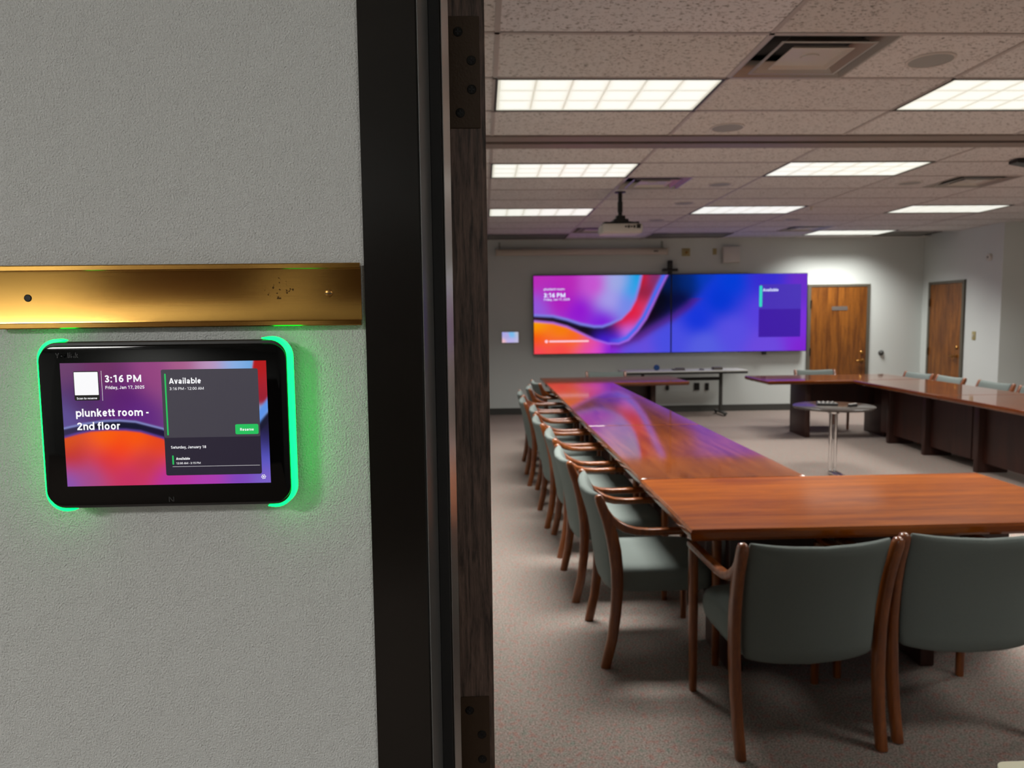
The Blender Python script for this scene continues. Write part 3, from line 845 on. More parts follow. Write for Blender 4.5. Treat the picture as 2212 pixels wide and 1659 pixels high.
for k in range(4): box(bm, (0.02 + 0.028 * k, -0.1515, -0.365 - 0.006 * (k % 2)), (0.040 + 0.028 * k, -0.149, -0.350 + 0.005 * (k % 2)))
box(bm, (0.135, -0.152, -0.375), (0.175, -0.149, -0.335)); finish('port_panel', bm, 'black', body, smooth=False)
bm = new_bm(); lathe(bm, [(0.042, 0.14), (0.042, 0.165), (0.034, 0.166), (0.030, 0.15), (0.004, 0.146)], 24, (-0.10, 0, -0.372), 'Y'); finish('lens', bm, 'glass_black', body)

K = thing('ceiling_camera', 'black device hanging from the ceiling at the right picture edge, past the track', 'camera', (4.48, 5.98, CEIL))
bm = new_bm(); lathe(bm, [(0.05, -0.001), (0.05, -0.012), (0.018, -0.016), (0.018, -0.06)], 18); finish('mount', bm, 'black', K)
bm = new_bm()
loft(bm, [[Vector((-0.155, y, z)) for y, z in ((-0.05, -0.035), (0.05, -0.035), (0.05, -0.010), (-0.05, -0.010))], [Vector((0.16, y, z)) for y, z in ((-0.07, -0.085), (0.07, -0.085), (0.07, -0.016), (-0.07, -0.016))]])
finish('housing', bm, 'black', K, smooth=False)

# ================================================================== CONFERENCE TABLES
TZ = 0.74
def table(cx, cy, length, width, rz, along, label, legs, legw=0.46, panel=None, cat='table', group='mahogany conference table sections', leg_off=0.0):
    """along: 'X' long axis local x, or 'Y'"""
    t = thing('conference_table', label, cat, (cx, cy, 0), rz, group)
    hx, hy = (length / 2, width / 2) if along == 'X' else (width / 2, length / 2)
    g = 0.0012
    hx -= g; hy -= g
    bm = new_bm()
    def ring(i, z): return [Vector((-hx + i, -hy + i, z)), Vector((hx - i, -hy + i, z)), Vector((hx - i, hy - i, z)), Vector((-hx + i, hy - i, z))]
    loft(bm, [ring(0.024, TZ - 0.0472), ring(0.013, TZ - 0.047), ring(0.002, TZ - 0.036), ring(0.0, TZ - 0.030), ring(0.0, TZ - 0.012), ring(0.002, TZ - 0.008), ring(0.0035, TZ - 0.0075), ring(0.006, TZ - 0.002), ring(0.010, TZ)])
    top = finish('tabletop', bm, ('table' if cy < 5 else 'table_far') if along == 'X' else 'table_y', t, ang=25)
    for q in legs:
        bm = new_bm()
        if along == 'X': box(bm, (q - 0.032, -legw / 2 + leg_off, 0.0), (q + 0.032, legw / 2 + leg_off, TZ - 0.047), 0.006)
        else: box(bm, (-legw / 2 + leg_off, q - 0.032, 0.0), (legw / 2 + leg_off, q + 0.032, TZ - 0.047), 0.006)
        finish('leg', bm, 'leg_panel', t)
    bm = new_bm()
    q0, q1 = min(legs) + 0.03, max(legs) - 0.03
    if along == 'X': box(bm, (q0, -0.015 + leg_off, TZ - 0.36), (q1, 0.015 + leg_off, TZ - 0.0475))
    else: box(bm, (-0.015 + leg_off, q0, TZ - 0.36), (0.015 + leg_off, q1, TZ - 0.0475))
    finish('apron', bm, 'leg_panel', t, smooth=False)
    if panel is not None:
        bm = new_bm()
        if along == 'X': box(bm, (q0, panel - 0.012, 0.10), (length / 2 - 0.03, panel + 0.012, TZ - 0.0475))
        else: box(bm, (panel - 0.012, -length / 2 + 0.01 if panel < 0 else q0, 0.10), (panel + 0.012, length / 2 - 0.01 if panel < 0 else q1, TZ - 0.0475))
        finish('modesty_panel', bm, 'leg_panel', t, smooth=False)
    return t
YN0, YN1 = 2.690, 3.585
table((0.768 + 2.478) / 2, (YN0 + YN1) / 2, 1.71, YN1 - YN0, 0, 'X', 'glossy brown wooden table section nearest the doorway, crosswise in front of two chairs', (-0.55, 0.30), 0.34, panel=0.17, leg_off=0.08)  # panel under this section is added to keep it dark below
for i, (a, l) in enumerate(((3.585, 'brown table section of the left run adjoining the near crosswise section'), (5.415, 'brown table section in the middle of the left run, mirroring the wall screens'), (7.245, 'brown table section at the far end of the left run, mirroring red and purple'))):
    table(1.188, a + 0.915, 1.83, 0.84, 0, 'Y', l, (-0.62, 0.62 if i < 2 else 0.45), 0.24, panel=0.15, leg_off=0.12)  # panels under this run are added to block light beneath
table(1.66, 9.53, 1.80, 0.91, 0, 'X', 'brown crosswise table section in front of the far wall, left of the gap', (-0.6, 0.5), 0.44)
ang = -math.radians(2.4)
dv = Vector((math.sin(-ang), math.cos(ang))); nv = Vector((math.cos(ang), math.sin(ang)))
P0 = Vector((4.428, 6.0))
def on_right(y, off):
    s = (y - 6.0) / dv.y
    p = P0 + dv * s + nv * off
    return p
p = on_right(8.0, 0.455)
table(p.x, p.y, 1.83, 0.91, ang, 'Y', 'brown table section at the far end of the right run, before the wood doors', (0.62, -0.15), 0.30, leg_off=-0.01, panel=-0.09)
p = on_right(6.168, 0.455)
table(p.x, p.y, 1.83, 0.91, ang, 'Y', 'brown table section of the right run cut by the right picture edge', (0.76, -0.62), 0.30, leg_off=-0.01, panel=-0.09)
p = on_right(4.336, 0.455)
table(p.x, p.y, 1.83, 0.91, ang, 'Y', 'brown table section of the right run outside the right picture edge', (0.62, -0.62), 0.30, leg_off=-0.01, panel=-0.09)
t = table(4.47, 9.365, 1.92, 0.88, -0.02, 'X', 'brown crosswise table section in front of the left wood door, right of the gap', (-0.38, 0.62), 0.50)

# ================================================================== ARMCHAIRS
def make_chair():
    t = thing('armchair', '', 'chair', (0, 0, 0), 0, 'green armchairs around the conference tables')
    # seat cushion
    bm = new_bm()
    rings = []
    N = 40
    for z, k in ((0.325, 0.86), (0.329, 0.93), (0.345, 0.975), (0.375, 1.0), (0.405, 0.995), (0.428, 0.97), (0.440, 0.92), (0.446, 0.80), (0.450, 0.55), (0.452, 0.25)):
        r = []
        for i in range(N):
            a = 2 * PI * i / N
            x = 0.243 * k * sq(math.cos(a), 0.32); y = 0.025 + 0.238 * k * sq(math.sin(a), 0.32)
            r.append(Vector((x, y, z)))
        rings.append(r)
    loft(bm, rings); finish('seat', bm, 'fabric', t, ang=60)
    # upholstered back, curved across
    def postY(z):
        return float(np.interp(z, [0, 0.12, 0.25, 0.38, 0.50, 0.60, 0.69, 0.80], [-0.25, -0.222, -0.205, -0.200, -0.207, -0.226, -0.253, -0.295]))
    bm = new_bm(); rings = []
    N = 44
    for z, th, sh in ((0.338, 0.010, 0.90), (0.342, 0.020, 0.94), (0.355, 0.028, 0.965), (0.385, 0.031, 0.98), (0.45, 0.032, 0.985), (0.52, 0.031, 0.99), (0.60, 0.030, 0.995), (0.67, 0.028, 1.0), (0.725, 0.026, 1.0), (0.750, 0.023, 1.0), (0.761, 0.017, 0.995), (0.765, 0.007, 0.985)):
        w = (0.236 + 0.014 * z / 0.8) * sh
        r = []
        for i in range(N):
            a = 2 * PI * i / N
            s = sq(math.cos(a), 0.35)
            x = w * s
            bul = -0.036 * (1 - s * s) * min(1, (z - 0.2) / 0.3)
            zz = z + 0.014 * s * s * max(0, (z - 0.5) / 0.3) - 0.022 * (1 - s * s) * max(0, (0.45 - z) / 0.12)
            r.append(Vector((x, postY(z) + 0.004 + bul + th * sq(math.sin(a), 0.6), zz)))
        rings.append(r)
    loft(bm, rings); finish('backrest', bm, 'fabric', t, ang=60)
    for s in (-1, 1):
        bm = new_bm()
        pz = [(-0.252, 0.0), (-0.236, 0.07), (-0.222, 0.13), (-0.207, 0.25), (-0.201, 0.36), (-0.203, 0.45), (-0.212, 0.53), (-0.226, 0.60), (-0.246, 0.67), (-0.266, 0.72), (-0.280, 0.757), (-0.286, 0.773), (-0.288, 0.780)]
        hv = [(0.0175, 0.0215), (0.0175, 0.0225), (0.018, 0.023), (0.0185, 0.024), (0.0185, 0.0255), (0.0185, 0.027), (0.0185, 0.028), (0.0185, 0.027), (0.0185, 0.0245), (0.0185, 0.022), (0.0185, 0.020), (0.016, 0.017), (0.008, 0.009)]
        sweep(bm, [(s * (0.252 + 0.018 * z / 0.8 + 0.006), y, z) for y, z in pz], hv)
        finish('leg', bm, 'chair_wood', t, ang=50)
        bm = new_bm()
        fz = [0.0, 0.15, 0.32, 0.5, 0.605]
        sweep(bm, [(s * (0.262 + 0.006 * z), 0.236, z) for z in fz], [(0.0145, 0.0145), (0.016, 0.016), (0.0175, 0.018), (0.018, 0.019), (0.018, 0.0195)], n=12)
        finish('leg', bm, 'chair_wood', t, ang=50)
        bm = new_bm()
        ap = [(-0.262, 0.740), (-0.248, 0.706), (-0.228, 0.672), (-0.200, 0.648), (-0.165, 0.628), (-0.120, 0.616), (-0.06, 0.612), (0.05, 0.614), (0.15, 0.617), (0.225, 0.619), (0.250, 0.618), (0.258, 0.617)]
        ah = [(0.014, 0.008), (0.0165, 0.012), (0.0175, 0.016), (0.018, 0.018), (0.0185, 0.018), (0.019, 0.0165), (0.0195, 0.0155), (0.020, 0.015), (0.020, 0.015), (0.0195, 0.015), (0.017, 0.013), (0.009, 0.007)]
        sweep(bm, [(s * (0.2725 + 0.0 * z), y, z) for y, z in ap], ah)
        finish('armrest', bm, 'chair_wood', t, ang=50)
    return t
ch0 = make_chair()
GRP = 'green armchairs around the conference tables'
first = [True]
def chair(x, y, rz, label):
    if first[0]:
        first[0] = False
        ch0.location = (x, y, 0); ch0.rotation_euler = (0, 0, rz); ch0['label'] = label
        return ch0
    return dup(ch0, (x, y, 0), rz, label, GRP)
chair(1.119, 2.685, math.radians(3), 'large green armchair seen from behind at the near table section, left of the pair')
chair(1.740, 2.735, math.radians(-2), 'green armchair seen from behind at the near table section, cut by the right picture edge')
ords = ['first', 'second', 'third', 'fourth', 'fifth', 'sixth', 'seventh', 'eighth', 'ninth']
lx = [0.770, 0.728, 0.732, 0.695, 0.715, 0.660, 0.675, 0.800, 0.915]
ly = [3.385, 4.150, 4.895, 5.590, 6.290, 6.970, 7.650, 8.270, 8.985]
for i in range(9):
    chair(lx[i], ly[i], -PI / 2 + math.radians([0, 1, -1, 1.5, -1, 0, 1, -3, 6][i]), '%s green armchair from the doorway in the row along the left table run' % ords[i])
chair(1.745, 10.20, PI, 'green armchair behind the far crosswise table, under the left wall screen')
chair(4.66, 9.98, PI - math.radians(4), 'green armchair behind the crosswise table in front of the left wood door')
for i, (x, y, l) in enumerate(((5.42, 9.43, 'farthest green armchair behind the right table run, left of the corner wood door'), (5.43, 8.81, 'green armchair behind the right table run, in front of the corner wood door'),
        (5.43, 8.00, 'green armchair behind the right table run, right of the corner wood door'), (5.40, 7.26, 'green armchair behind the right table run, cut by the right picture edge'))):
    chair(x, y, PI / 2 + math.radians([3, -2, 0, 4][i]), l)

# ================================================================== ROUND TABLE INSIDE THE U
RT = thing('round_table', 'small round dark-topped table on chrome tubes between the table runs', 'table', (3.355, 6.93, 0))
RZ = 0.675
bm = new_bm(); lathe(bm, [(0.355, RZ - 0.024), (0.366, RZ - 0.021), (0.371, RZ - 0.012), (0.369, RZ - 0.003), (0.362, RZ)], 64); finish('tabletop', bm, 'smoke_top', RT)
bm = new_bm(); lathe(bm, [(0.12, RZ - 0.028), (0.12, RZ - 0.024)], 24); lathe(bm, [(0.05, RZ - 0.075), (0.055, RZ - 0.028)], 20); finish('bracket', bm, 'chrome', RT)
for a in (-0.024, 0.024):
    bm = new_bm(); lathe(bm, [(0.016, 0.03), (0.016, RZ - 0.05)], 18, (a, 0, 0)); finish('post', bm, 'chrome', RT)
for a in (-0.024, 0.024):
    bm = new_bm(); sweep(bm, [(a, 0.018, 0.016), (a, 0.0, 0.030), (a, -0.20, 0.026), (a, -0.30, 0.016)], [(0.014, 0.012), (0.017, 0.015), (0.014, 0.012), (0.012, 0.010)])
    for yy in (0.0, -0.285): lathe(bm, [(0.014, 0.0), (0.016, 0.004), (0.014, 0.014)], 14, (a, yy, 0))
    finish('foot', bm, 'chrome', RT)
def remote(name, label, x, y, rz, L, w, buttons):
    t = thing(name, label, 'remote', (x, y, RZ), rz)
    bm = new_bm(); box(bm, (-L / 2, -w / 2, 0), (L / 2, w / 2, 0.022), 0.007, 3); finish('case', bm, 'black', t)
    bm = new_bm()
    for i in range(buttons): box(bm, (-L * 0.38 + i * L * 0.76 / max(1, buttons - 1) - 0.006, -w * 0.3, 0.0215), (-L * 0.38 + i * L * 0.76 / max(1, buttons - 1) + 0.006, w * 0.3, 0.025), 0.001, 1)
    finish('buttons', bm, 'offwhite', t)
remote('remote_control', 'long dark remote control on the round table, left one', 3.31, 6.97, math.radians(-18), 0.19, 0.05, 5)
remote('remote_control', 'dark remote control behind the long one on the round table', 3.34, 7.07, math.radians(-12), 0.17, 0.045, 4)
remote('remote_control', 'small dark remote control on the right side of the round table', 3.505, 6.86, math.radians(30), 0.11, 0.04, 3)

# ================================================================== CONSOLE TABLE AT THE FAR WALL
CT = thing('console_table', 'narrow pale-topped console table on a black frame under the wall screens', 'table', (3.11, 11.47, 0))
CZ = 0.715
bm = new_bm(); box(bm, (-0.96, -0.26, CZ - 0.022), (0.96, 0.26, CZ), 0.004); finish('tabletop', bm, 'console_top', CT)
bm = new_bm(); box(bm, (-0.955, -0.262, CZ - 0.05), (0.955, -0.235, CZ - 0.022)); box(bm, (-0.955, 0.235, CZ - 0.05), (0.955, 0.262, CZ - 0.022)); finish('frame', bm, 'black', CT, smooth=False)
bm = new_bm(); box(bm, (-0.62, -0.02, CZ - 0.17), (0.62, 0.01, CZ - 0.12)); finish('stretcher', bm, 'black', CT, smooth=False)
for x in (-0.62, 0.62):
    bm = new_bm(); box(bm, (x - 0.022, -0.03, 0.05), (x + 0.022, 0.03, CZ - 0.022), 0.004); finish('leg', bm, 'base', CT)
    bm = new_bm(); box(bm, (x - 0.03, -0.25, 0.03), (x + 0.03, 0.25, 0.06), 0.008)
    for yy in (-0.22, 0.22): lathe(bm, [(0.028, -0.014), (0.03, -0.01), (0.03, 0.01), (0.028, 0.014)], 14, (x, yy, 0.03), 'X')
    finish('foot', bm, 'base', CT)
def small(name, label, cat, x, y, fn, m):
    bm = new_bm(); fn(bm); o = finish(name, bm, m); o.location = (x, y, CZ); return tag(o, label, cat)
small('tape_dispenser', 'small blue round gadget standing on the console table', 'gadget', 2.69, 11.38, lambda b: lathe(b, [(0.042, -0.02), (0.045, -0.012), (0.045, 0.012), (0.042, 0.02)], 24, (0, 0, 0.045), 'Y'), 'blue')
small('folder', 'left dark folder lying on the console table', 'folder', 3.04, 11.38, lambda b: (box(b, (-0.10, -0.08, 0), (0.08, 0.08, 0.02), 0.004), box(b, (-0.05, -0.06, 0.02), (0.08, 0.07, 0.035), 0.004)), 'grey_plate')
small('microphone_puck', 'small dark puck lying on the console table between the folder and the case', 'microphone', 3.39, 11.35, lambda b: lathe(b, [(0.04, 0), (0.042, 0.012), (0.03, 0.022), (0.004, 0.024)], 20), 'grey_plate')
small('cable_case', 'dark case lying at the right end of the console table', 'case', 3.64, 11.38, lambda b: box(b, (-0.07, -0.07, 0), (0.07, 0.07, 0.045), 0.008), 'grey_plate')

# ================================================================== FAR WALL FITTINGS
def wall_plate(name, label, cat, x0, x1, z0, z1, m, extra=None):
    t = thing(name, label, cat, ((x0 + x1) / 2, FAR, (z0 + z1) / 2))
    w, h = (x1 - x0) / 2, (z1 - z0) / 2
    bm = new_bm(); box(bm, (-w, -0.008, -h), (w, 0, h), 0.003); finish('plate', bm, m, t)
    if extra: extra(t)
    return t
def jack(t):
    bm = new_bm(); lathe(bm, [(0.022, -0.008), (0.02, -0.018), (0.004, -0.02)], 16, (0.01, 0, -0.005), 'Y'); finish('jack', bm, 'brass_dark', t)
def sockets(t):
    for dz in (-0.028, 0.028):
        bm = new_bm(); lathe(bm, [(0.017, -0.008), (0.016, -0.011), (0.004, -0.011)], 16, (0, 0, dz), 'Y'); finish('socket', bm, 'rubber', t)
wall_plate('jack_plate', 'square yellowed jack plate high on the far wall right of the screen case', 'wall plate', 3.20, 3.335, 2.51, 2.635, 'yellow_plate', jack)
wall_plate('cable_plate', 'narrow yellowed wall plate beside the square white speaker', 'wall plate', 3.700, 3.765, 2.53, 2.63, 'yellow_plate')
wall_plate('wall_outlet', 'black power outlet under the console table, left of its leg', 'outlet', 3.42, 3.51, 0.35, 0.47, 'black', sockets)
wall_plate('wall_outlet', 'black power outlet under the console table, nearest its leg', 'outlet', 3.60, 3.665, 0.345, 0.465, 'black', sockets)
wall_plate('wall_outlet', 'small black outlet just below the far left crosswise table edge', 'outlet', 2.95, 3.01, 0.36, 0.43, 'black', sockets)
SQ = thing('wall_speaker', 'square white loudspeaker high on the far wall above the screens', 'speaker', (3.981, FAR, 2.522))
bm = new_bm(); box(bm, (-0.138, -0.09, -0.128), (0.138, 0, 0.128), 0.008); finish('cabinet', bm, 'offwhite', SQ)
bm = new_bm(); box(bm, (-0.125, -0.094, -0.116), (0.125, -0.0895, 0.116), 0.003); finish('grille', bm, 'offwhite', SQ)
PS = thing('projection_screen', 'long beige roll-up projection screen case high on the far wall', 'projection screen', (1.58, FAR - 0.12, 2.58))
bm = new_bm()
rings = [[Vector((x, 0.048 * sq(math.cos(2 * PI * k / 24), 0.7), 0.052 * sq(math.sin(2 * PI * k / 24), 0.7))) for k in range(24)] for x in (-1.345, 1.345)]
loft(bm, rings); case = finish('case', bm, 'beige', PS)
for x in (-1.352, 1.352):
    bm = new_bm(); box(bm, (x - 0.008, -0.052, -0.056), (x + 0.008, 0.052, 0.056), 0.004); finish('end_cap', bm, 'beige', PS)
for x in (-1.30, 1.30):
    bm = new_bm(); box(bm, (x - 0.015, -0.01, 0.04), (x + 0.015, 0.12, 0.06)); box(bm, (x - 0.015, 0.105, 0.04), (x + 0.015, 0.12, 0.17)); finish('bracket', bm, 'speaker_grille', PS, smooth=False)
bm = new_bm(); box(bm, (1.13, -0.056, -0.012), (1.20, -0.047, 0.012)); finish('badge', bm, 'grey_plate', case, smooth=False)
bm = new_bm(); lathe(bm, [(0.045, 0), (0.045, -0.012), (0.03, -0.03), (0.018, -0.045), (0.004, -0.047)], 20, (6.51, FAR, 0.918), 'Y')
tag(finish('door_stop', bm, 'base'), 'small round dark door stop on the far wall right of the left wood door', 'door stop')

# right return wall fittings
bm = new_bm(); lathe(bm, [(0.052, 0), (0.052, -0.022), (0.042, -0.034), (0.004, -0.034)], 24, (XSTEP, 10.285, 2.33), 'X'); al = finish('alarm', bm, 'offwhite')
tag(al, 'small round white alarm high on the wall near the outer corner', 'alarm')
bm = new_bm(); lathe(bm, [(0.014, -0.034), (0.012, -0.038), (0.003, -0.038)], 16, (XSTEP, 10.285, 2.33), 'X'); finish('sounder', bm, 'black', al)
LS = thing('light_switch', 'light switch plate on the wall right of the corner wood door', 'switch', (XSTEP, 10.555, 1.218))
bm = new_bm(); box(bm, (-0.008, -0.04, -0.062), (0, 0.04, 0.062), 0.003); finish('plate', bm, 'yellow_plate', LS)
bm = new_bm(); box(bm, (-0.02, -0.008, -0.014), (-0.008, 0.008, 0.014), 0.002); finish('toggle', bm, 'offwhite', LS)

# ================================================================== WALL SCREENS
TVX0, TVX1, TVZ0, TVZ1, TVY = 0.800, 5.222, 0.968, 2.222, 11.768
A_ = [(0, .50), (.07, .515), (.12, .56), (.17, .62), (.22, .655), (.25, .655), (.28, .62), (.318, .555), (.35, .44), (.37, .31), (.383, .15), (.392, 0), (.393, -.2)]
B_ = [(0, .575), (.07, .60), (.12, .65), (.17, .735), (.22, .82), (.27, .875), (.31, .88), (.345, .835), (.38, .71), (.41, .56), (.435, .38), (.46, .19), (.487, 0), (.50, -.2)]
D_ = [(.26, .885), (.31, .89), (.38, .80), (.43, .69), (.50, .55), (.56, .40), (.61, .22), (.66, 0), (.68, -.2)]
def curve_dist(pts, u, v, asp):
    """signed-ish distance below a polyline (positive = lower/right of it)"""
    best = np.full(u.shape, 1e9); sg = np.zeros(u.shape)
    for (x0, y0), (x1, y1) in zip(pts[:-1], pts[1:]):
        ax, ay, bx, by = x0 * asp, y0, x1 * asp, y1
        dx, dy = bx - ax, by - ay
        t = np.clip(((u * asp - ax) * dx + (v - ay) * dy) / (dx * dx + dy * dy), 0, 1)
        px, py = ax + t * dx, ay + t * dy
        d = np.hypot(u * asp - px, v - py)
        s = np.sign(dx * (v - ay) - dy * (u * asp - ax))
        m = d < best - 1e-9
        best = np.where(m, d, best); sg = np.where(m, s, sg)
    return best * sg
def tv_color(u, v):
    asp = 3.5
    up_ = idw([(0, 0, (190, 45, 190)), (.0, .45, (150, 90, 225)), (.12, .1, (190, 40, 190)), (.17, .45, (150, 20, 215)), (.25, .6, (130, 30, 225)), (.22, .12, (205, 85, 215)), (.28, .3, (170, 160, 240)), (.30, .1, (165, 175, 235)), (.34, .35, (120, 140, 240)), (.36, .2, (50, 165, 240)), (.385, .05, (10, 165, 235)), (.1, .3, (180, 30, 195))], u, v, asp)
    band = idw([(0, .54, (40, 5, 20)), (.1, .585, (15, 12, 30)), (.2, .70, (14, 4, 12)), (.26, .70, (15, 10, 45)), (.29, .70, (90, 25, 110)), (.30, .80, (75, 40, 225)), (.26, .80, (70, 30, 220)), (.34, .72, (200, 110, 240)), (.33, .60, (225, 20, 45)), (.37, .45, (235, 25, 60)), (.40, .2, (150, 35, 70)), (.395, .05, (215, 10, 10)), (.43, .05, (130, 50, 110)), (.40, .45, (215, 60, 110))], u, v, asp, 5)
    low = idw([(0, .62, (255, 165, 0)), (.1, .70, (255, 130, 0)), (.15, .80, (255, 110, 10)), (0, .8, (255, 85, 10)), (0, 1, (255, 70, 90)), (.1, .95, (255, 75, 75)), (.2, .93, (240, 80, 150)), (.22, 1, (225, 75, 215)), (.28, .97, (130, 35, 220)), (.35, .97, (100, 80, 228)), (.5, .85, (75, 80, 232)), (.62, .9, (88, 96, 232)), (.6, .6, (20, 55, 225)), (.72, .75, (90, 80, 232)), (.68, .35, (0, 55, 218)), (.72, .1, (0, 62, 222)), (.85, .5, (90, 65, 228)), (.85, .05, (55, 45, 215)), (1, .1, (105, 40, 205)), (.97, .7, (125, 45, 225)), (1, .95, (130, 35, 215)), (.85, .95, (110, 75, 228))], u, v, asp)
    dark = idw([(.47, .3, (4, 6, 22)), (.42, .65, (14, 2, 12)), (.5, .1, (0, 26, 80)), (.56, .08, (0, 40, 120)), (.53, .35, (4, 10, 60)), (.62, .05, (0, 58, 190)), (.36, .85, (50, 2, 30))], u, v, asp, 5)
    dA = curve_dist(A_, u, v, asp); dB = curve_dist(B_, u, v, asp); dD = curve_dist(D_, u, v, asp)
    C = low.copy()
    md = (sm(-dD, 0.028) * ((u > .27) & (dB > -0.02)))[..., None]
    md = md * np.clip((u - .29) / .05, 0, 1)[..., None]
    C = C * (1 - md) + dark * md
    rimD = (np.exp(-((dD - 0.01) / 0.05) ** 2) * ((u > .28) & (v > .3) & (dB > 0)))[..., None] * 0.45
    C = C * (1 - rimD) + np.array(lin((95, 10, 110))) * rimD
    mb = sm(-dB, 0.006)[..., None]
    rim = np.exp(-((dB + 0.035) / 0.035) ** 2)[..., None] * np.clip((u - .27) / .06, 0, 1)[..., None]
    band = band * (1 - rim) + np.array(lin((70, 110, 245))) * rim
    C = C * (1 - mb) + band * mb
    rimB = np.exp(-(dB / 0.014) ** 2)[..., None]
    C = C * (1 - 0.75 * rimB) + np.array(lin((170, 110, 245))) * 0.75 * rimB
    ma = sm(-dA, 0.006)[..., None]
    C = C * (1 - ma) + up_ * ma
    rimA = np.exp(-(dA / 0.018) ** 2)[..., None]
    C = C * (1 - 0.8 * rimA) + np.array(lin((130, 140, 245))) * 0.8 * rimA
    # the translucent meeting card on the right-hand display
    card = ((u > .822) & (u < .978) & (v > .135) & (v < .82))[..., None]
    lowc = (v > .455)[..., None]
    C = np.where(card, np.where(lowc, np.array(lin((66, 28, 172))), np.array(lin((76, 52, 190)))), C)
    return C
half = (TVX0 + TVX1) / 2 + 0.0
def tv(x0, x1, label, ua, ub):
    t = thing('wall_display', label, 'television', ((x0 + x1) / 2, TVY, (TVZ0 + TVZ1) / 2), 0, 'large wall displays')
    w, h = (x1 - x0) / 2 - 0.0005, (TVZ1 - TVZ0) / 2
    bm = new_bm(); box(bm, (-w, 0.002, -h), (w, 0.06, h), 0.004); finish('housing', bm, 'black', t)
    bm = new_bm(); box(bm, (-0.4, 0.06, -0.25), (0.4, FAR - TVY, 0.25)); finish('wall_mount', bm, 'rubber', t, smooth=False)
    bz = 0.010
    s = color_grid('screen', 'tv_screen', -w + bz, w - bz, -h + bz, h - bz, 0.0015, 330, 190, lambda u, v: tv_color(ua + (ub - ua) * u, v), t)
    return t, s, w - bz, h - bz
tvl, sl, w_, h_ = tv(TVX0, half, 'left one of the two large wall screens, with pink, red and orange waves', 0, 0.5)
tvr, sr, w_, h_ = tv(half, TVX1, 'right one of the two large wall screens, mostly blue, beside the wood door', 0.5, 1)
def put_text(bm, s, x, z, width, bold, y):
    t = text_bm(s, width, bold)
    join(bm, t, Matrix(((1, 0, 0, x), (0, 0, 1, y), (0, 1, 0, z), (0, 0, 0, 1))))
def quad(bm, x0, x1, z0, z1, y, r=0.0):
    if r:
        pts = [((x0 + x1) / 2 + a, (z0 + z1) / 2 + b) for a, b in rrect(x1 - x0, z1 - z0, r, 4)]
    else:
        pts = [(x0, z0), (x1, z0), (x1, z1), (x0, z1)]
    bm.faces.new([bm.verts.new((a, y, b)) for a, b in pts])
def U(u, w, a=0.0, b=1.0): return -w + 2 * w * (u - a) / (b - a)
def V(v, h): return h - 2 * h * v
bm = new_bm()
put_text(bm, 'plunkett room', U(.037, w_, 0, .5), V(.185, h_), 0.33, 0.13, 0.0005)
put_text(bm, '3:16 PM', U(.037, w_, 0, .5), V(.275, h_), 0.34, 0.2, 0.0005)
put_text(bm, 'Friday, Jan 17, 2025', U(.037, w_, 0, .5), V(.315, h_), 0.41, 0.15, 0.0005)
finish('lettering', bm, 'tv_white', sl, smooth=False)
bm = new_bm()
quad(bm, U(.055, w_, 0, .5), U(.20, w_, 0, .5), V(.852, h_), V(.828, h_), 0.0005, 0.012)
bm.faces.new([bm.verts.new((U(.045, w_, 0, .5) + 0.026 * math.cos(2 * PI * k / 20), 0.0005, V(.84, h_) + 0.026 * math.sin(2 * PI * k / 20))) for k in range(20)])
finish('status_line', bm, 'tv_pink', sl, smooth=False)
bm = new_bm()
put_text(bm, 'Available', U(.836, w_, .5, 1), V(.225, h_), 0.25, 0.2, 0.0005)
finish('lettering', bm, 'tv_white', sr, smooth=False)
bm = new_bm(); quad(bm, U(.823, w_, .5, 1), U(.8335, w_, .5, 1), V(.425, h_), V(.15, h_), 0.0005, 0.018); finish('status_bar', bm, 'tv_teal', sr, smooth=False)
# camera on top of the displays, sensor below
VC = thing('video_camera', 'black conference camera standing on top of the wall screens', 'camera', (2.99, TVY + 0.01, 2.222))
bm = new_bm(); box(bm, (-0.12, -0.05, 0.045), (0.12, 0.05, 0.085), 0.012); finish('bar', bm, 'black', VC)
bm = new_bm(); box(bm, (-0.036, -0.04, 0.085), (0.036, 0.04, 0.215), 0.014); finish('head', bm, 'black', VC)
bm = new_bm(); box(bm, (-0.03, -0.02, 0.0005), (0.03, 0.02, 0.046)); finish('stand', bm, 'black', VC, smooth=False)
bm = new_bm(); box(bm, (4.50, TVY, TVZ0 - 0.05), (4.57, TVY + 0.04, TVZ0), 0.006)
tag(finish('sensor', bm, 'black'), 'small black sensor under the right wall screen', 'sensor')

# small touch panel on the far wall
WP = thing('touch_panel', 'small pale lit touch panel on the far wall left of the screens', 'touch panel', (0.434, FAR, 1.248))
bm = new_bm(); box(bm, (-0.142, -0.028, -0.096), (0.142, 0, 0.096), 0.01); finish('housing', bm, 'offwhite', WP)
def wp_color(u, v):
    return idw([(0, 0, (170, 170, 235)), (0, 1, (240, 190, 200)), (.3, .3, (180, 170, 225)), (.55, .2, (120, 190, 240)), (1, 0, (190, 195, 215)), (1, 1, (195, 190, 225)), (.5, .9, (190, 180, 235))], u, v, 1.5)
color_grid('screen', 'screen', -0.130, 0.130, -0.084, 0.084, -0.0285, 30, 20, wp_color, WP)

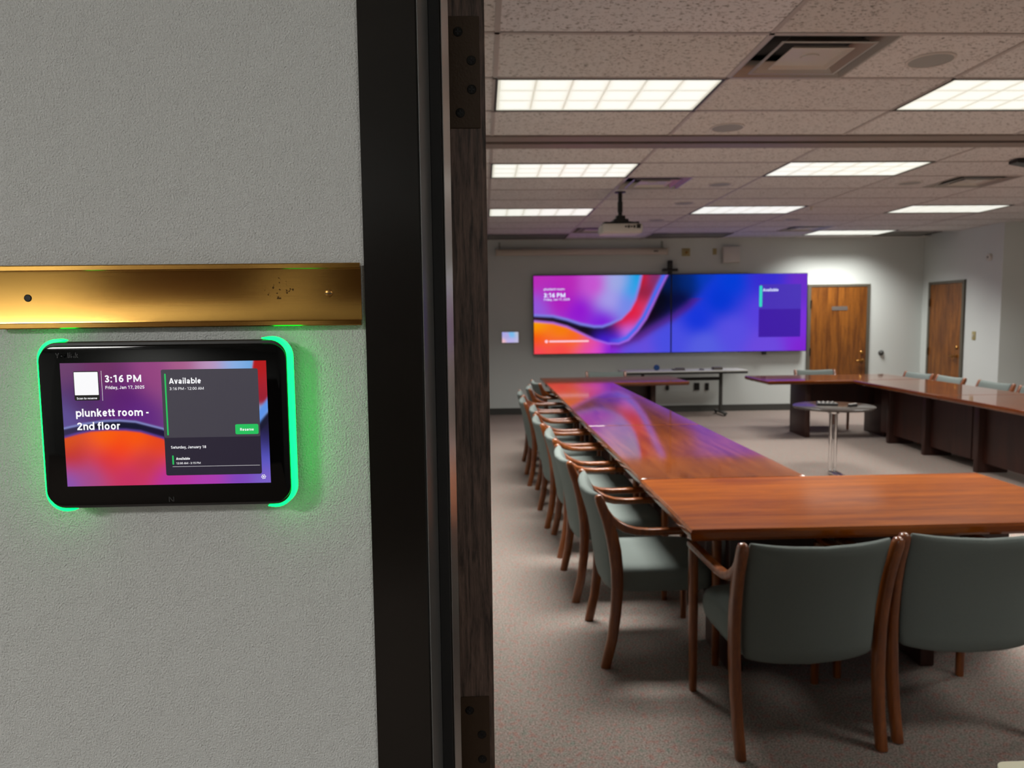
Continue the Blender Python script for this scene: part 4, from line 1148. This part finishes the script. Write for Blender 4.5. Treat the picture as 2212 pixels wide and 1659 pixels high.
# ================================================================== CREAM SIDE TABLE (corner only in view)
ST = thing('side_table', 'cream-topped side table, only its corner showing at the bottom right', 'table', (1.235, 1.08, 0))
bm = new_bm(); prism(bm, rrect(0.60, 0.39, 0.022, 6), 0.685, 0.705); finish('tabletop', bm, 'cream', ST)
bm = new_bm(); lathe(bm, [(0.03, 0.02), (0.03, 0.685)], 18); finish('pedestal', bm, 'base', ST)
bm = new_bm(); lathe(bm, [(0.16, 0), (0.16, 0.012), (0.035, 0.03)], 28); finish('base', bm, 'base', ST)

# ================================================================== BRASS NAME PLATE HOLDER
BX0, BX1, BZ0, BZ1 = -0.4095, -0.1040, 1.5335, 1.5865
bm = new_bm()
prof = [(0.6465, BZ0 + 0.001), (0.6455, BZ0), (0.6405, BZ0), (0.6400, BZ0 + 0.0008), (0.6400, BZ0 + 0.0042), (0.6408, BZ0 + 0.0048), (0.6435, BZ0 + 0.0042),
        (0.6440, BZ0 + 0.006), (0.6440, BZ1 - 0.006), (0.6435, BZ1 - 0.0042), (0.6408, BZ1 - 0.0048), (0.6400, BZ1 - 0.0042), (0.6400, BZ1 - 0.0008), (0.6405, BZ1), (0.6455, BZ1), (0.6465, BZ1 - 0.001)]
loft(bm, [[Vector((x, y, z)) for y, z in prof] for x in (BX0, BX1)])
br = finish('name_plate_holder', bm, 'brass', ang=25)
tag(br, 'empty brushed brass name plate holder on the corridor wall above the touch panel', 'name plate holder')
bm = new_bm(); box(bm, (BX0 + 0.03, 0.6463, BZ0 + 0.01), (BX1 - 0.03, 0.650, BZ1 - 0.01)); finish('backing', bm, 'black', br, smooth=False)
bm = new_bm(); lathe(bm, [(0.0031, -0.0002), (0.0026, -0.0002), (0.0024, 0.0), (0.0003, 0.0002)], 20, (-0.3835, 0.6439, 1.5595), 'Y'); finish('screw_hole', bm, 'dark_void', br)
bm = new_bm(); lathe(bm, [(0.0033, 0.0), (0.0030, -0.0008), (0.0022, -0.0012), (0.0003, -0.0013)], 20, (-0.1315, 0.6440, 1.5610), 'Y'); sc_ = finish('screw', bm, 'brass_dark', br)
bm = new_bm(); box(bm, (-0.1343, 0.6424, 1.5606), (-0.1287, 0.6428, 1.5613)); finish('slot', bm, 'dark_void', sc_, smooth=False)

# ================================================================== TOUCH PANEL BY THE DOOR
DC = Vector((-0.2655, 0.0, 1.4525))     # centre of the glass
GW, GH, GR = 0.2020, 0.1340, 0.0130
GY = 0.6225                              # front of the glass
RP = thing('room_panel', 'black wall touch panel with green light bars beside the dark door frame', 'touch panel', (DC.x, NEARW, DC.z))
dy = GY - NEARW
def plate(bm, w, h, r, y0, y1, bev=0.0):
    def ring(s, y): return [Vector((x, y, z)) for x, z in rrect(w - 2 * s, h - 2 * s, max(r - s, 0.001), 8)]
    if bev: loft(bm, [ring(bev, y0), ring(bev * 0.3, y0 + bev * 0.3), ring(0, y0 + bev), ring(0, y1)])
    else: loft(bm, [ring(0, y0), ring(0, y1)])
bm = new_bm(); plate(bm, GW, GH, GR, dy, dy + 0.0145, 0.0012); finish('glass', bm, 'glass_black', RP, ang=30)
bm = new_bm(); plate(bm, GW + 0.0015, GH + 0.0060, GR + 0.001, dy + 0.0026, dy + 0.0165, 0.002); finish('housing', bm, 'bezel', RP, ang=30)
bm = new_bm(); plate(bm, 0.15, 0.10, 0.006, dy + 0.0165, 0.0); finish('wall_mount', bm, 'black', RP, ang=30)
def led(sx):
    # bracket-shaped light bar wrapping one end of the panel
    ox, oz, r = GW / 2 + 0.0016, GH / 2 + 0.0044, GR + 0.003
    path = [(ox - 0.022, oz)] + [(ox - r + r * math.sin(a), oz - r + r * math.cos(a)) for a in np.linspace(0, PI / 2, 9)]
    path += [(x, -z) for x, z in path[::-1]]
    bm = new_bm()
    rings = []
    for i, (x, z) in enumerate(path):
        a = np.array(path[max(i - 1, 0)]); b = np.array(path[min(i + 1, len(path) - 1)])
        t = (b - a) / np.linalg.norm(b - a); nx, nz = -t[1], t[0]
        k = 0.25 if i in (0, len(path) - 1) else 1.0
        e0, e1 = 0.0016 * k, 0.0012 * k
        y0, y1 = dy + 0.0030, dy + 0.0030 + 0.0112 * (0.6 if k < 1 else 1)
        rings.append([Vector((sx * (x - nx * e0), y0, z - nz * e0)), Vector((sx * (x + nx * e1), y0 + 0.001, z + nz * e1)), Vector((sx * (x + nx * e1), y1, z + nz * e1)), Vector((sx * (x - nx * e0), y1, z - nz * e0))])
    loft(bm, rings)
    o = finish('light_bar', bm, 'led', RP, smooth=False); o['label'] = 'glowing green light bar'
led(1); led(-1)

SX0, SX1, SZ0, SZ1 = -0.3488 - DC.x, -0.1808 - DC.x, 1.4020 - DC.z, 1.5052 - DC.z
SW, SH = SX1 - SX0, SZ1 - SZ0
TA = [(0, .525), (.1, .49), (.2, .47), (.27, .468), (.35, .48), (.48, .54), (.6, .63), (.7, .66), (.8, .64), (.9, .55), (.965, .47), (1.0, .415)]
TB = [(0, .602), (.07, .572), (.13, .553), (.22, .545), (.3, .55), (.37, .565), (.475, .62), (.6, .72), (.7, .77), (.82, .76), (.92, .66), (.965, .56), (1.0, .505)]
def tab_color(u, v):
    asp = 1.62
    upc = idw([(0, 0, (108, 62, 108)), (.2, .05, (112, 50, 100)), (.1, .3, (78, 42, 100)), (.0, .45, (95, 80, 150)), (.3, .3, (92, 32, 112)), (.35, .42, (98, 40, 130)), (.45, .1, (150, 70, 130)), (.6, .03, (170, 95, 140)), (.72, .03, (190, 150, 190)), (.85, .03, (140, 180, 235)), (.93, .03, (110, 170, 225))], u, v, asp)
    red = idw([(.95, .05, (180, 25, 25)), (.98, .2, (165, 35, 50)), (.98, .3, (150, 30, 50)), (.93, .1, (190, 25, 25))], u, v, asp)
    mid = idw([(0, .56, (48, 40, 80)), (.2, .5, (22, 22, 45)), (.35, .52, (20, 24, 50)), (.45, .58, (30, 20, 55)), (1, .5, (25, 25, 50))], u, v, asp)
    low = idw([(.0, .63, (225, 85, 0)), (.2, .6, (255, 100, 0)), (.35, .62, (255, 90, 0)), (.25, .7, (250, 65, 10)), (.45, .68, (235, 70, 20)), (.03, .75, (195, 45, 40)), (.2, .8, (215, 50, 60)), (.4, .82, (205, 55, 70)), (.0, .97, (135, 85, 180)), (.12, .93, (165, 75, 140)), (.3, .95, (200, 50, 100)), (.5, .97, (185, 50, 160)), (.7, .97, (175, 60, 175)), (.85, .97, (130, 70, 190)), (.98, .97, (125, 100, 205)), (.98, .8, (90, 90, 200)), (.99, .68, (50, 45, 110)), (.98, .55, (25, 22, 45))], u, v, asp)
    dA = curve_dist(TA, u, v, asp); dB = curve_dist(TB, u, v, asp)
    C = low
    mb = sm(-dB, .004)[..., None]; C = C * (1 - mb) + mid * mb
    rb = (np.exp(-((dB + .008) / .01) ** 2) * (u < .5))[..., None] * 0.6; C = C * (1 - rb) + np.array(lin((90, 70, 170))) * rb
    ma = sm(-dA, .004)[..., None]; C = C * (1 - ma) + upc * ma
    ra = (np.exp(-((dA) / .009) ** 2) * (u < .5))[..., None] * .75; C = C * (1 - ra) + np.array(lin((140, 150, 215))) * ra
    mr = sm(u + 0.1 * v - .937, .002)[..., None] * sm(.36 - v - (u - .95) * 0.0 , .01)[..., None]
    C = C * (1 - mr) + red * mr
    bl = np.abs((v - .40) + (u - .98) * 2.1 / 1.0)
    mbm = (np.exp(-(bl / .055) ** 4) * (u > .9))[..., None]; C = C * (1 - mbm) + np.array(lin((95, 150, 235))) * mbm
    return C
scr = color_grid('screen', 'screen', SX0, SX1, SZ0, SZ1, dy - 0.0001, 360, 220, tab_color, RP)
def TU(u): return SX0 + SW * u
def TV_(v): return SZ1 - SH * v
def layer(name, m, fn, parent=scr, label=None):
    bm = new_bm(); fn(bm)
    o = finish(name, bm, m, parent, smooth=False)
    if label: o['label'] = label
    return o
MT['card_top'] = emit('card_upper', lin((60, 57, 68)), 1.0); MT['card_low'] = emit('card_lower', lin((29, 22, 43)), 1.0)
Y1, Y2, Y3 = dy - 0.0003, dy - 0.00045, dy - 0.0006
def card_lo(bm): quad(bm, TU(.486), TU(.958), TV_(.925), TV_(.062), Y1, 0.0016)
layer('card', 'card_low', card_lo)
layer('card', 'card_top', lambda bm: quad(bm, TU(.486), TU(.958), TV_(.615), TV_(.062), Y1 - 0.0001, 0.0014))
layer('code_tile', 'ui_black', lambda bm: quad(bm, TU(.062), TU(.184), TV_(.302), TV_(.066), Y1, 0.0014))
layer('code_square', 'ui_white', lambda bm: quad(bm, TU(.0655), TU(.1805), TV_(.258), TV_(.073), Y2, 0.0004))
def bars(bm):
    quad(bm, TU(.502), TU(.5095), TV_(.595), TV_(.095), Y3, 0.0005)
    quad(bm, TU(.520), TU(.5275), TV_(.836), TV_(.760), Y3, 0.0005)
layer('status_bar', 'ui_green', bars)
layer('button', 'ui_green', lambda bm: quad(bm, TU(.836), TU(.950), TV_(.596), TV_(.514), Y2, 0.0012))
def texts(bm):
    for s, u, v, w, b in (('3:16 PM', .214, .158, .176, .195), ('Friday, Jan 17, 2025', .215, .212, .188, .165), ('Scan to reserve', .074, .292, .098, .18),
                          ('plunkett room -', .065, .432, .352, .19), ('2nd floor', .067, .540, .208, .19), ('Available', .524, .177, .155, .195),
                          ('3:16 PM - 12:00 AM', .525, .228, .166, .125), ('Reserve', .860, .568, .067, .18), ('Saturday, January 18', .517, .704, .172, .16),
                          ('Available', .539, .797, .068, .2), ('12:00 AM - 3:15 PM', .539, .833, .119, .14)):
        put_text(bm, s, TU(u), TV_(v), SW * w, b, Y3 - 0.0001)
    quad(bm, TU(.520), TU(.950), TV_(.8535), TV_(.8515), Y3)
    quad(bm, TU(.1975), TU(.1990), TV_(.305), TV_(.065), Y3)
layer('lettering', 'ui_white', texts)
def gear(bm):
    cx, cz, R, r = TU(.966), TV_(.949), 0.0020, 0.0011
    n = 24
    o_ = [bm.verts.new((cx + (R if (k % 4) < 2 else R * 0.8) * math.cos(2 * PI * k / n), Y3, cz + (R if (k % 4) < 2 else R * 0.8) * math.sin(2 * PI * k / n))) for k in range(n)]
    i_ = [bm.verts.new((cx + R * 0.66 * math.cos(2 * PI * k / n), Y3, cz + R * 0.66 * math.sin(2 * PI * k / n))) for k in range(n)]
    for k in range(n): bm.faces.new((o_[k], o_[(k + 1) % n], i_[(k + 1) % n], i_[k]))
    bm.faces.new([bm.verts.new((cx + R * 0.36 * math.cos(2 * PI * k / 12), Y3, cz + R * 0.36 * math.sin(2 * PI * k / 12))) for k in range(12)])
layer('gear_icon', 'ui_white', gear)
layer('logo', 'logo', lambda bm: put_text(bm, 'Yealink', -0.3518 - DC.x, 1.5095 - DC.z, 0.0185, 0.18, dy - 0.0002), RP)
def nfc(bm):
    cx, cz = -0.2640 - DC.x, 1.3895 - DC.z
    quad(bm, cx - 0.0022, cx - 0.0014, cz - 0.0022, cz + 0.0020, dy - 0.0002)
    quad(bm, cx + 0.0014, cx + 0.0022, cz - 0.0020, cz + 0.0022, dy - 0.0002)
    bm.faces.new([bm.verts.new((cx + a, dy - 0.0002, cz + b)) for a, b in ((-0.0022, 0.0022), (-0.0012, 0.0022), (0.0018, -0.0020), (0.0008, -0.0020))])
layer('reader_mark', 'logo', nfc, RP)
